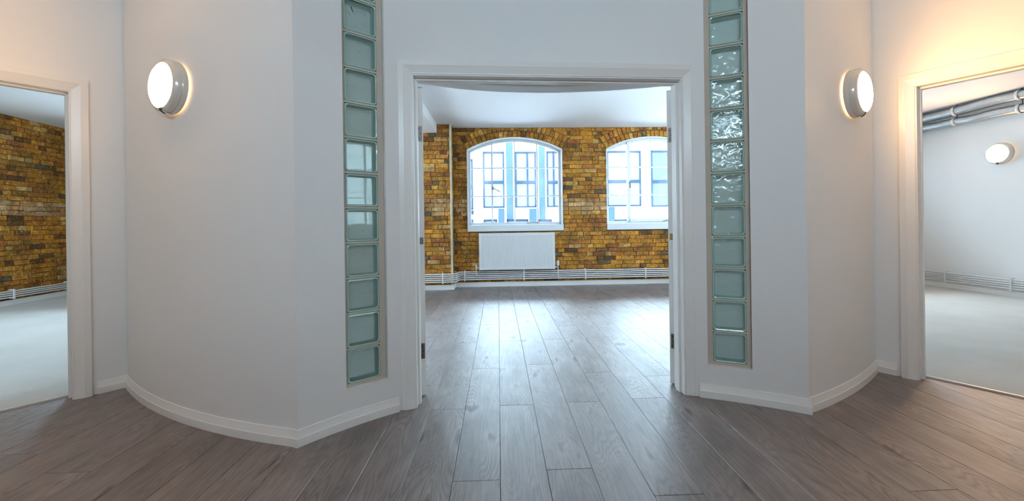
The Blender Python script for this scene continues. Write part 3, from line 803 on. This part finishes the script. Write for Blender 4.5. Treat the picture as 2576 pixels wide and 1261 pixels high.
# ------------------------------------------------------------------ arched windows
def arch_band(m, q, r0, r1, d0, d1, T=wp, base=0):
    A = arc_line(q, r0); B = arc_line(q, r1)
    for i in range(len(A)-1):
        poly = [A[i], A[i+1], B[i+1], B[i]]; n = 4
        vs = [T(s, d0, z) for s, z in poly]+[T(s, d1, z) for s, z in poly]
        m.add(vs, [(0,1,2,3),(7,6,5,4)]+[(k, 4+k, 4+(k+1)%4, (k+1)%4) for k in range(4)])
def arch_z(q, s, r): 
    v = r*r-(s-q['c'])**2
    return q['zc']+math.sqrt(max(v, 0.0))
def arched_window(name, q, label, thick=False):
    root = empty(name, wp(q['c'], -0.14, SILLT)); struct(root, label, 'window')
    o0 = Vector(root.location)
    T = lambda s, d, z: tuple(Vector(wp(s, d, z))-o0)
    D0, D1 = -0.165, -0.120
    fw = 0.042
    # plastered reveal
    m = MB(); m.box((q['l']-0.004, -0.30, SILLB), (q['l']+0.014, 0.004, SPR), T); m.box((q['r']-0.014, -0.30, SILLB), (q['r']+0.004, 0.004, SPR), T)
    arch_band(m, q, q['R']-0.014, q['R']+0.004, -0.30, 0.004, T); m.build('reveal', M['sash'], root)
    # outer frame
    m = MB(); m.box((q['l']+0.012, D0, SILLT), (q['l']+0.012+fw, D1, SPR-0.005), T); m.box((q['r']-0.012-fw, D0, SILLT), (q['r']-0.012, D1, SPR-0.005), T)
    m.box((q['l']+0.012, D0, SILLT), (q['r']-0.012, D1, SILLT+0.045), T)
    arch_band(m, q, q['R']-0.012-fw, q['R']-0.012, D0, D1, T); m.build('frame', M['sash'], root)
    m = MB(); m.box((q['l']-0.004, -0.30, SILLB), (q['r']+0.010, 0.022, SILLT), T); b = m.build('sill', M['sash'], root)
    bv = b.modifiers.new('edge', 'BEVEL'); bv.width = 0.006; bv.segments = 2
    x0, x1 = q['l']+0.03, q['r']-0.03
    bars = [x0+(x1-x0)*k/4 for k in (1, 2, 3)]
    zr = (1.620, 2.135)
    for k, s in enumerate(bars):
        hw = 0.026 if (thick and k == 0) else 0.013 if k in (0, 2) else 0.010
        m = MB(); m.box((s-hw, D0+0.004, SILLT+0.03), (s+hw, D1+(0.022 if thick and k == 0 else 0.004), arch_z(q, s, q['R']-0.03)), T); m.build('glazing_bar', M['sash'], root)
    for z in zr:
        m = MB(); m.box((x0, D0+0.006, z-0.009), (x1, D1+0.002, z+0.009), T); m.build('glazing_bar', M['sash'], root)
    if thick:
        m = MB(); m.box((bars[0]-0.02, D0+0.004, SILLT+0.03), (bars[2]+0.02, D1+0.022, SILLT+0.085), T)
        m.build('casement_rail', M['sash'], root)
        m = MB(); sub = [(s, z) for s, z in arc_line(q, q['R']-0.05, 40) if bars[0]-0.02 <= s <= bars[2]+0.02]; sup = [(s, arch_z(q, s, q['R']-0.005)) for s, z in sub]
        for i in range(len(sub)-1):
            poly = [sub[i], sub[i+1], sup[i+1], sup[i]]
            vs = [T(s, D0+0.004, z) for s, z in poly]+[T(s, D1+0.02, z) for s, z in poly]
            m.add(vs, [(0,1,2,3),(7,6,5,4)]+[(k, 4+k, 4+(k+1)%4, (k+1)%4) for k in range(4)])
        m.build('casement_rail', M['sash'], root)
    # panes, one per light
    zs = [SILLT+0.04, zr[0], zr[1], None]; ss = [x0]+bars+[x1]
    for i in range(4):
        for j in range(3):
            a, b = ss[i]+0.004, ss[i+1]-0.004
            if j < 2: poly = [(a, zs[j]), (b, zs[j]), (b, zs[j+1]), (a, zs[j+1])]
            else:
                poly = [(a, zs[2]), (b, zs[2])]+[(a+(b-a)*t/6, arch_z(q, a+(b-a)*t/6, q['R']-0.03)) for t in range(6, -1, -1)]
            n = len(poly); m = MB(); vs = [T(s, -0.146, z) for s, z in poly]+[T(s, -0.142, z) for s, z in poly]
            m.add(vs, [tuple(range(n)), tuple(range(2*n-1, n-1, -1))]+[(k, n+k, n+(k+1)%n, (k+1)%n) for k in range(n)])
            m.build('pane', M['pane'], root)
    # casement fastener
    hs, hz = bars[0]+0.016, 1.77 if not thick else 1.86
    m = MB(); m.box((hs-0.012, D1, hz-0.03), (hs+0.012, D1+0.018, hz+0.03), T); h = m.build('fastener', M['steel'], root)
    m = MB(); e = (0.13, -0.07) if not thick else (0.012, -0.11)
    m.tube([T(hs, D1+0.03, hz+0.005), T(hs+e[0]*0.4, D1+0.034, hz+e[1]*0.35), T(hs+e[0], D1+0.036, hz+e[1])], 0.008, 8); m.build('lever', M['steel'], h, smooth=40)
    # casement stay on the sill
    m = MB(); m.tube([T(bars[2]-0.20, D1+0.02, SILLT+0.03), T(bars[2]-0.10, D1+0.035, SILLT+0.055), T(bars[2]+0.02, D1+0.03, SILLT+0.03)], 0.007, 8); m.build('stay', M['steel'], root, smooth=40)
    return root
arched_window('window_1', WINS[0], 'white arched steel window above the radiator')
arched_window('window_2', WINS[1], 'white arched window with a thick casement mullion, partly behind the door frame', True)
arched_window('window_3', WINS[2], 'added white arched window hidden beyond the brick pier')  # this and the next two are unseen windows added to let in daylight
arched_window('window_6', WINS[3], 'added unseen white arched window in the end wall of the left room')
arched_window('window_7', WINS[4], 'added unseen white arched window in the end wall of the right room')
for i, k in enumerate(('left', 'lobby', 'right')):  # rear windows out of view, added to bring in more daylight
    a, b = WR[k]; root = empty('window_%d' % (8+i), ((a+b)/2, REAR-0.15, WZ[k][0])); wh = WZ[k][1]-WZ[k][0]
    struct(root, {'left': 'added unseen white rear window of the left room', 'lobby': 'added unseen wide low clerestory window high in the rear lobby wall', 'right': 'added unseen white rear window of the right room'}[k], 'window')
    hw = (b-a)/2; m = MB()
    m.box((-hw, -0.03, 0), (-hw+0.05, 0.03, wh)); m.box((hw-0.05, -0.03, 0), (hw, 0.03, wh)); m.box((-hw, -0.03, 0), (hw, 0.03, 0.05)); m.box((-hw, -0.03, wh-0.05), (hw, 0.03, wh))
    m.build('frame', M['sash'], root)
    for j in range(1, 4):
        m = MB(); x = -hw+2*hw*j/4; m.box((x-0.02, -0.025, 0.05), (x+0.02, 0.025, wh-0.05)); m.build('glazing_bar', M['sash'], root)
    for j in range(4):
        x0 = -hw+2*hw*j/4; m = MB(); m.box((x0+0.02, -0.003, 0.04), (x0+2*hw/4-0.02, 0.003, wh-0.04)); m.build('pane', M['pane'], root)

# sampling portals in the window openings (they give no light of their own)
def portal(loc, rot, sx, sy):
    l = bpy.data.lights.new('window_portal', 'AREA'); l.shape = 'RECTANGLE'; l.size = sx; l.size_y = sy
    l.cycles.is_portal = True
    o = bpy.data.objects.new('window_portal', l); col.objects.link(o); o.location = loc; o.rotation_euler = rot
for q in WINS: portal(wp(q['c'], -0.33, (SILLT+APEX)/2), (math.radians(-90), 0, AL), WW, APEX-SILLT)
for k in WR: portal(((WR[k][0]+WR[k][1])/2, REAR-0.32, sum(WZ[k])/2), (math.radians(90), 0, 0), WR[k][1]-WR[k][0], WZ[k][1]-WZ[k][0])

# ------------------------------------------------------------------ brick wall of the left room
mb = MB(); mb.box((-9, -0.35, 0), (2.6, -0.012, CEIL), lb)
wall_left = struct(mb.build('wall_left', M['mortar']), 'dark yellow brick side wall of the left carpeted room', 'brick wall')
r = random.Random(5); items = []
for p in courses(r, -0.6, 1.58, 0.06, CEIL-0.002):
    cz = sum(q[1] for q in p)/4; k = r.random()
    items.append((p, tone(r, cz, 1.0, 0.12), r.uniform(-0.002, 0.004)))
def vis_left(p):
    s = sum(q[0] for q in p)/4; x, y, _ = lb(s, 0, 0); u = x/y
    return area(p)/(y*y) if -1.300 < u < -1.10 else 0.0
emit_bricks(wall_left, lb, items, vis_left)
skirt('baseboard_left', [lb(-3, 0, 0)[:2], lb(1.58, 0, 0)[:2]], 1, 'white skirting board at the foot of the left brick wall', [(0,0),(0.02,0),(0.02,0.074),(0.014,0.082),(0,0.082)])
skirt('baseboard_right', [rb(2.4, 0, 0)[:2], rb(-3, 0, 0)[:2]], 1, 'white skirting board at the foot of the right room wall', [(0,0),(0.015,0),(0.015,0.06),(0.009,0.07),(0,0.07)])

# ------------------------------------------------------------------ heating pipes
def pipe_run(T, paths, z_list, rad, clips, label, clip_d, group='white heating pipe runs'):
    o = T(paths[len(paths)//2][0], 0.05, 0.0); root = empty('heating_pipes', o); base = Vector(o)
    tag(root, label, 'heating pipes', group)
    for z in z_list:
        m = MB(); m.tube([Vector(T(s, d, z))-base for s, d in paths], rad, 10); m.build('pipe', M['white_metal'], root, smooth=40)
    for s, d in clips:
        m = MB(); zt, zb = max(z_list)+0.026, min(z_list)-0.026
        m.box((s-0.011, d+rad*0.6, zb), (s+0.011, d+rad+0.006, zt), lambda a, b, c: tuple(Vector(T(a, b, c))-base))
        m.box((s-0.008, clip_d(s), zb), (s+0.008, d+rad+0.002, zb+0.012), lambda a, b, c: tuple(Vector(T(a, b, c))-base))
        m.box((s-0.008, clip_d(s), zt-0.012), (s+0.008, d+rad+0.002, zt), lambda a, b, c: tuple(Vector(T(a, b, c))-base))
        b = m.build('pipe_clip', M['white_metal'], root)
    return root
PD = 0.055
zc = [0.136, 0.170, 0.203, 0.237, 0.271]
jog = [(-1.9, PIER_D+PD), (PIER_R+0.005, PIER_D+PD), (PIER_R+0.06, PIER_D+0.02), (PIER_R+0.075, PD+0.04), (PIER_R+0.11, PD), (3.9, PD)]
cs = lambda x, d: px_wall(x, 695, d)[0]
root = pipe_run(wp, jog, zc, 0.0115, [(cs(1113.6, PIER_D+PD), PIER_D+PD)]+[(cs(x, PD), PD) for x in (1169.6, 1318, 1472.5, 1623.6)]+[(3.4, PD)],
    'five white heating pipes clipped along the brick wall below the radiator', lambda s: PIER_D-0.005 if s < PIER_R else -0.005)
pipe_run(lb, [(-0.6, PD), (1.54, PD)], [0.126, 0.156, 0.186, 0.216], 0.0105, [(0.655, PD), (1.47, PD)], 'four white heating pipes along the left room brick wall', lambda s: -0.005)
pipe_run(rb, [(-1.2, 0.04), (2.4, 0.04)], [0.118, 0.149, 0.180, 0.211, 0.242], 0.0105, [(0.20, 0.04), (0.92, 0.04), (1.72, 0.04)], 'five white heating pipes along the white wall of the right room', lambda s: -0.005)

# ------------------------------------------------------------------ radiator
ra, rzt = px_wall(1204.5, 588, 0.11); rb_, rzb = px_wall(1397, 677.5, 0.11)
def radiator():
    o = wp((ra+rb_)/2, 0.0, rzb); base = Vector(o); root = empty('radiator', o)
    tag(root, 'white ribbed panel radiator under the arched window', 'radiator')
    T = lambda s, d, z: tuple(Vector(wp(s, d, z))-base)
    H = rzt-rzb; n = 40; W = rb_-ra
    prof = []
    m_in = 0.045
    xs_ = [ra, ra+0.012]
    dd = [0.105, 0.112]
    for i in range(n):
        c = ra+m_in+(W-2*m_in)*(i+0.5)/n; hw = (W-2*m_in)/n/2
        xs_ += [c-hw, c-hw*0.55, c-hw*0.25, c+hw*0.25, c+hw*0.55]; dd += [0.112, 0.112, 0.105, 0.105, 0.112]
    xs_ += [rb_-m_in, rb_-0.012, rb_]; dd += [0.112, 0.112, 0.105]
    k = len(xs_); vs = []
    levels = [(rzb, -1, 0.104), (rzb+0.012, 0, None), (rzb+0.045, 0, None), (rzb+0.060, 1, None), (rzt-0.060, 1, None), (rzt-0.045, 0, None), (rzt-0.012, 0, None), (rzt-0.002, -1, 0.104)]
    for z, md, dv in levels:
        for x, d in zip(xs_, dd):
            if md == 1: q = d
            elif md == 0: q = 0.112 if 0.105 < 0.112 and ra+0.005 < x < rb_-0.005 else 0.105
            else: q = dv
            vs.append(T(x, q, z))
    fs = [(a*k+i, a*k+i+1, (a+1)*k+i+1, (a+1)*k+i) for a in range(len(levels)-1) for i in range(k-1)]
    m = MB(); m.add(vs, fs); m.build('front_panel', M['white_metal'], root, smooth=25)
    m = MB(); m.box((ra, 0.03, rzb+0.003), (ra+0.004, 0.108, rzt), T); m.build('side_cover', M['white_metal'], root)
    m = MB(); m.box((rb_-0.004, 0.03, rzb+0.003), (rb_, 0.108, rzt), T); m.build('side_cover', M['white_metal'], root)
    m = MB()
    m.box((ra, 0.028, rzt-0.004), (rb_, 0.040, rzt+0.003), T); m.box((ra, 0.100, rzt-0.004), (rb_, 0.110, rzt+0.003), T)
    for i in range(54):
        x = ra+0.005+(W-0.02)*i/53; m.box((x, 0.040, rzt-0.003), (x+0.010, 0.100, rzt+0.002), T)
    m.build('top_grille', M['white_metal'], root)
    m = MB(); m.box((ra+0.01, 0.03, rzb+0.01), (rb_-0.01, 0.036, rzt-0.01), T); m.build('rear_panel', M['white_metal'], root)
    for x in (ra+0.25, rb_-0.25):
        m = MB(); m.box((x-0.02, -0.004, rzb+0.08), (x+0.02, 0.034, rzt-0.08), T); m.build('bracket', M['white_metal'], root)
    # lockshield valve (left) and thermostatic valve (right)
    sv = px_wall(1198, 675, 0.08)[0]; zb = rzb+0.045
    m = MB(); m.tube([T(sv, 0.07, 0.20), T(sv, 0.07, zb+0.02)], 0.008, 10); m.tube([T(sv, 0.07, zb), T(ra+0.01, 0.07, zb)], 0.009, 10)
    v = m.build('valve', M['white_metal'], root, smooth=40)
    m = MB(); m.tube([T(sv, 0.07, zb-0.02), T(sv, 0.07, zb+0.01), T(sv, 0.07, zb+0.045), T(sv, 0.07, zb+0.055)], 0.014, 12); m.build('valve_cap', M['white_metal'], v, smooth=40)
    sv = px_wall(1404, 670, 0.08)[0]; zb = rzb+0.035
    m = MB(); m.tube([T(sv, 0.07, 0.15), T(sv, 0.07, zb+0.02)], 0.008, 10); m.tube([T(sv, 0.07, zb), T(rb_-0.01, 0.07, zb)], 0.009, 10)
    v = m.build('valve', M['white_metal'], root, smooth=40)
    m = MB(); m.tube([T(sv, 0.07, zb-0.015), T(sv, 0.07, zb+0.03)], 0.013, 12); m.build('valve_collar', M['chrome'], v, smooth=40)
    m = MB(); m.tube([T(sv, 0.07, zb+0.03), T(sv, 0.07, zb+0.045), T(sv, 0.07, zb+0.10), T(sv, 0.07, zb+0.115)], 0.023, 14); m.build('thermostat_head', M['white_metal'], v, smooth=40)
radiator()

# ------------------------------------------------------------------ round wall lamps
LM = {'gap': emit_mat('warm_light_behind_lamp', WARM, 1.8), 'warm': emit_mat('warm_opal_glass', WARM, LAMP_WARM), 'cool': emit_mat('cool_fill_lamp_glass', COOL, LAMP_FILL), 'strong': emit_mat('strong_warm_opal_glass', WARM, LAMP_WARM*3.5)}  # the cool emitter serves only the added fill lamps
def lamp_meshes():
    m = MB(); m.lathe([(0.125, 0.0005), (0.133, 0.0005), (0.133, 0.0125), (0.125, 0.0125)]); global LGAP; LGAP = m.mesh('light_gap', LM['gap'], smooth=35)
    m = MB(); m.lathe([(0.0, 0.0), (0.124, 0.0), (0.124, 0.012), (0.150, 0.012), (0.154, 0.018), (0.154, 0.040), (0.150, 0.045)]); base = m.mesh('base', M['lampbody'], smooth=35)
    m = MB(); m.lathe([(0.150, 0.043), (0.1535, 0.046), (0.1535, 0.056), (0.149, 0.068), (0.139, 0.077), (0.128, 0.080), (0.125, 0.078), (0.125, 0.050)]); ring = m.mesh('trim_ring', M['lampbody'], smooth=35)
    m = MB(); m.lathe([(0.1255, 0.070), (0.124, 0.080), (0.112, 0.089), (0.09, 0.095), (0.06, 0.099), (0.03, 0.101), (0.0, 0.1015)]); dome = m
    m = MB(); a = math.radians(-90); h = math.radians(7.5); m.lathe([(0.1265, 0.0815), (0.141, 0.0785), (0.1515, 0.069), (0.156, 0.057), (0.156, 0.040)], 6, a-h, a+h); clipm = m.mesh('clip', M['chrome'], smooth=35)
    m = MB(); h = math.radians(2.6); m.lathe([(0.1275, 0.083), (0.142, 0.080), (0.153, 0.070), (0.1575, 0.058)], 4, a-h, a+h); slot = m.mesh('clip_slot', M['dark_steel'], smooth=35)
    return base, ring, dome.mesh('diffuser', LM['warm'], smooth=40), dome.mesh('diffuser', LM['cool'], smooth=40), dome.mesh('diffuser', LM['strong'], smooth=40), clipm, slot
LB, LRING, LDW, LDC, LDS, LCL, LSL = lamp_meshes()
def lamp(p, nrm, z, label, kind='warm', name='wall_lamp', group='round bulkhead wall lamps'):
    root = empty(name, (p[0], p[1], z)); root.rotation_euler = (0, 0, math.atan2(nrm[0], -nrm[1]))
    tag(root, label, 'lamp', group)
    link('base', LB, root); link('trim_ring', LRING, root); link('diffuser', {'warm': LDW, 'cool': LDC, 'strong': LDS}[kind], root)
    if kind == 'warm': link('light_gap', LGAP, root)
    c = link('clip', LCL, root); link('clip_slot', LSL, c)
    return root
def on_arc(C, r, X):
    y = C[1]-math.sqrt(r*r-(X-C[0])**2); n = Vector((X-C[0], y-C[1])).normalized(); return (X, y), (n.x, n.y)
p, n = on_arc(LC, LR-SK, -1.945); lamp(p, n, 1.935, 'glowing round lamp on the left curved white wall')
p, n = on_arc(RC, RR_-SK, 2.215); lamp(p, n, 1.935, 'glowing round lamp on the right curved white wall')
sx = None
for i in range(400):
    s = -1+i*0.01; x, y, _ = rb(s, 0, 0)
    if x/y < (2524-CX)/F*1.0 and sx is None: sx = s
pp = rb(sx, 0, 0); lamp(pp[:2], RI, 2.03, 'small-looking glowing round lamp on the far white wall seen through the right doorway')
# out-of-view lamps; all but the strong one are added to brighten the rooms
lamp((R_END[0]+0.02, 0.8), (-1, 0), 1.935, 'round lamp on the lobby side wall beyond the right doorway', 'strong')
lamp((R_END[0]+0.02, -1.0), (-1, 0), 1.6, 'added unseen round fill lamp low on the lobby side wall nearer the rear wall')
lamp((L_END[0]-0.02, 0.7), (1, 0), 1.935, 'added unseen round fill lamp on the lobby side wall beyond the left doorway')
def part_pt(a, b, f, side):
    x, y = a[0]+(b[0]-a[0])*f, a[1]+(b[1]-a[1])*f; d = Vector((b[1]-a[1], -(b[0]-a[0]))).normalized()*side; return (x, y), (d.x, d.y)
for f, fl, fr_ in ((0.3, 'nearer the arched windows', 'nearer the doors'), (0.7, 'nearer the doors', 'nearer the arched windows')):  # cool lamps added out of view to fill the living room
    p, n = part_pt((-4.15, 7.0), (-2.80, 2.95), f, -1); lamp((p[0]+n[0]*0.0, p[1]+n[1]*0.0), n, 1.935, 'added round fill lamp on the left living room partition, '+fl, 'cool', group='unseen living room lamps')
    p, n = part_pt((2.74, 3.05), (4.15, 7.3), f, -1); lamp(p, n, 1.935, 'added round fill lamp on the right living room partition, '+fr_, 'cool', group='unseen living room lamps')

p, n = part_pt((-4.15, 7.0), (-2.80, 2.95), 0.5, 1); lamp((p[0]+n[0]*0.1, p[1]+n[1]*0.1), n, 2.2, 'added round fill lamp on the left room side of the partition', 'cool', group='unseen side room lamps')  # cool lamps from here on are added to brighten the side rooms
lamp((L_END[0]-0.14, -0.2), (-1, 0), 2.2, 'added round fill lamp in the left room behind the lobby wall', 'cool', group='unseen side room lamps')
p, n = part_pt((2.74, 3.05), (4.15, 7.3), 0.5, 1); lamp((p[0]+n[0]*0.1, p[1]+n[1]*0.1), n, 2.2, 'added round fill lamp on the right room side of the partition', 'cool', group='unseen side room lamps')

# ------------------------------------------------------------------ ducts in the right room
def duct(name, pts, rad, label):
    root = empty(name, pts[0]); base = Vector(pts[0]); tag(root, label, 'duct', 'flexible ceiling ducts')
    # corrugated tube: many rings, alternating radius
    P = [Vector(p) for p in pts]; fine = []
    for i in range(len(P)-1):
        p0, p1, p2, p3 = P[max(i-1,0)], P[i], P[i+1], P[min(i+2,len(P)-1)]
        k = max(6, int((p2-p1).length/0.012))
        for j in range(k):
            t = j/k; fine.append(0.5*((2*p1)+(p2-p0)*t+(2*p0-5*p1+4*p2-p3)*t*t+(3*p1-p0-3*p2+p3)*t*t*t))
    fine.append(P[-1]); m = MB(); seg = 18; vs = []; n = len(fine)
    for i, p in enumerate(fine):
        d = (fine[min(i+1,n-1)]-fine[max(i-1,0)]).normalized(); a = d.cross(Vector((0,0,1))).normalized(); b = a.cross(d)
        r_ = rad+(0.0012 if i % 2 else -0.0012)
        for j in range(seg):
            t = 2*math.pi*j/seg; vs.append(p-base+a*math.cos(t)*r_+b*math.sin(t)*r_)
    m.add(vs, [(i*seg+j, i*seg+(j+1)%seg, (i+1)*seg+(j+1)%seg, (i+1)*seg+j) for i in range(n-1) for j in range(seg)]+[tuple(range(seg)), tuple(range((n-1)*seg, n*seg))])
    m.build('hose', M['galv'], root, smooth=True)
    return root, fine
def rbs(px, d):                                               # s along the right wall whose point at offset d shows at column px
    lo, hi = -2.0, 3.0
    for _ in range(50):
        m_ = (lo+hi)/2; x, y, _z = rb(m_, d, 0)
        if x/y > (px-CX)/F: lo = m_
        else: hi = m_
    return (lo+hi)/2
def rb_px(px, py, d):
    x_ = px; s = rbs(px+(HY-py)*sr, d); X, Y, _ = rb(s, d, 0)
    return (X, Y, EYE+ray(px, py)[2]*Y)
d1 = [(2240, 333), (2313, 303), (2410, 278), (2500, 253), (2560, 240), (2640, 222), (2760, 196)]
d2 = [(2240, 356), (2313, 326), (2360, 316), (2410, 305), (2450, 298), (2500, 285), (2570, 272), (2650, 260), (2760, 236)]
def hanger(T0, rad, root, dirv, top):
    base = Vector(root.location); p = Vector(T0)-base; d = Vector(dirv).normalized(); a = d.cross(Vector((0,0,1))).normalized(); b = a.cross(d)
    m = MB(); ring = [p+a*math.cos(2*math.pi*k/20)*(rad+0.003)+b*math.sin(2*math.pi*k/20)*(rad+0.003) for k in range(20)]; k = 20; vs = []
    for q in ring: vs += [q-d*0.018, q+d*0.018]
    m.add(vs, [(2*i, 2*((i+1)%k), 2*((i+1)%k)+1, 2*i+1) for i in range(k)]); s = m.build('strap', M['white_metal'], root, smooth=True)
    so = s.modifiers.new('thickness', 'SOLIDIFY'); so.thickness = 0.004; so.offset = 1
    m = MB(); m.tube([p+d*0.02+b*(rad+0.0), Vector((p.x, p.y, top-base.z))+d*0.02], 0.005, 8); m.build('hanger_rod', M['dark_steel'], root)
for nm, dd_, lab in (('ceiling_duct', d1, 'upper grey metal hose duct running below the right room ceiling'), ('ceiling_duct', d2, 'lower wavy grey metal hose duct along the right room wall')):
    pts = [rb_px(x, y, 0.17 if dd_ is d1 else 0.10) for x, y in dd_]
    root, fine = duct(nm, pts, 0.062 if dd_ is d1 else 0.058, lab)
    for hx in (2404, 2566):
        best = min(range(len(fine)), key=lambda i: abs(fine[i].x/fine[i].y-(hx+4-CX)/F))
        hanger(fine[best], 0.064 if dd_ is d1 else 0.060, root, fine[min(best+1, len(fine)-1)]-fine[max(best-1, 0)], CEIL)

# ------------------------------------------------------------------ street and building opposite
mb = MB(); mb.box((-60, -40, -4.3), (60, 60, -4.2)); struct(mb.build('ground', M['street']), 'grey street below the windows', 'street')
BD = 9.8                                                     # street width
BY = WO[1]+BD
def bw(s, d, z): return (WO[0]-WI[0]*BD+WU[0]*s+WI[0]*d, WO[1]-WI[1]*BD+WU[1]*s+WI[1]*d, z)
def px_b(x, y): return px_wall(x, y, -BD)
bo = bw(0, 0, -4.2); bl = empty('apartment_building', bo); bb = Vector(bo)
tag(bl, 'white apartment building with blue grey panels across the street', 'building')
TB = lambda s, d, z: tuple(Vector(bw(s, d, z))-bb)
mb = MB(); mb.box((-16, -3.0, -4.2), (18, 0, 5.05), TB); mb.build('wall', M['bwall'], bl)
def brect(x0, y0, x1, y1): 
    a = px_b(x0, y0); c = px_b(x1, y1); return min(a[0], c[0]), max(a[0], c[0]), min(a[1], c[1]), max(a[1], c[1])
def panel(x0, y0, x1, y1):
    s0, s1, z0, z1 = brect(x0, y0, x1, y1); m = MB(); m.box((s0, -0.01, z0), (s1, 0.012, z1), TB); m.build('cladding_panel', M['bblue'], bl)
def bwin(x0, y0, x1, y1, transom=None, dark=False, mull=None):
    s0, s1, z0, z1 = brect(x0, y0, x1, y1); f = 0.06; m = MB()
    m.box((s0, -0.01, z0), (s0+f, 0.05, z1), TB); m.box((s1-f, -0.01, z0), (s1, 0.05, z1), TB); m.box((s0, -0.01, z0), (s1, 0.05, z0+f), TB); m.box((s0, -0.01, z1-f*1.2), (s1, 0.05, z1), TB)
    o = m.build('window', M['bframe'], bl)
    if transom:
        zt = px_b(x0, transom)[1]; m = MB(); m.box((s0, 0.0, zt-0.06), (s1, 0.055, zt+0.06), TB); m.build('transom', M['bframe'], o)
    if mull:
        sm = px_b(mull, y0)[0]; m = MB(); m.box((sm-0.03, 0.0, z0), (sm+0.03, 0.05, z1), TB); m.build('mullion', M['bframe'], o)
    m = MB(); m.box((s0+f*0.8, -0.01, z0+f*0.8), (s1-f*0.8, 0.015, z1-f*0.8), TB); m.build('pane', M['bpane_dark'] if dark else M['bpane'], o)
panel(1270, 200, 1292.5, 570); panel(1253, 525, 1270, 570); panel(1331, 525, 1356, 570); panel(1352, 200, 1373, 570)
panel(1530, 521, 1547, 570); panel(1495, 200, 1520, 570); panel(1175, 200, 1178, 300)
bwin(1178, 401, 1191, 528, 469); bwin(1214, 382, 1270, 523, 459); bwin(1295, 382, 1350, 522, 459, False, 1326); bwin(1374, 381, 1428, 521, 459, False, 1392)
bwin(1445, 381, 1492, 521, 459)
bwin(1525, 380, 1613, 519, 457); bwin(1636, 379, 1690, 520, 457, True); bwin(1715, 379, 1770, 520, 457)
for x0, x1 in ((1179, 1193), (1216, 1253), (1275, 1331), (1355, 1390), (1547, 1615), (1639, 1690), (1715, 1770)): bwin(x0, 552, x1, 690, 640)
bwin(1178, 530, 1192, 540)
for x0, x1 in ((1214, 1270), (1295, 1350), (1374, 1428), (1525, 1613), (1636, 1690)): bwin(x0, 190, x1, 330, 268)
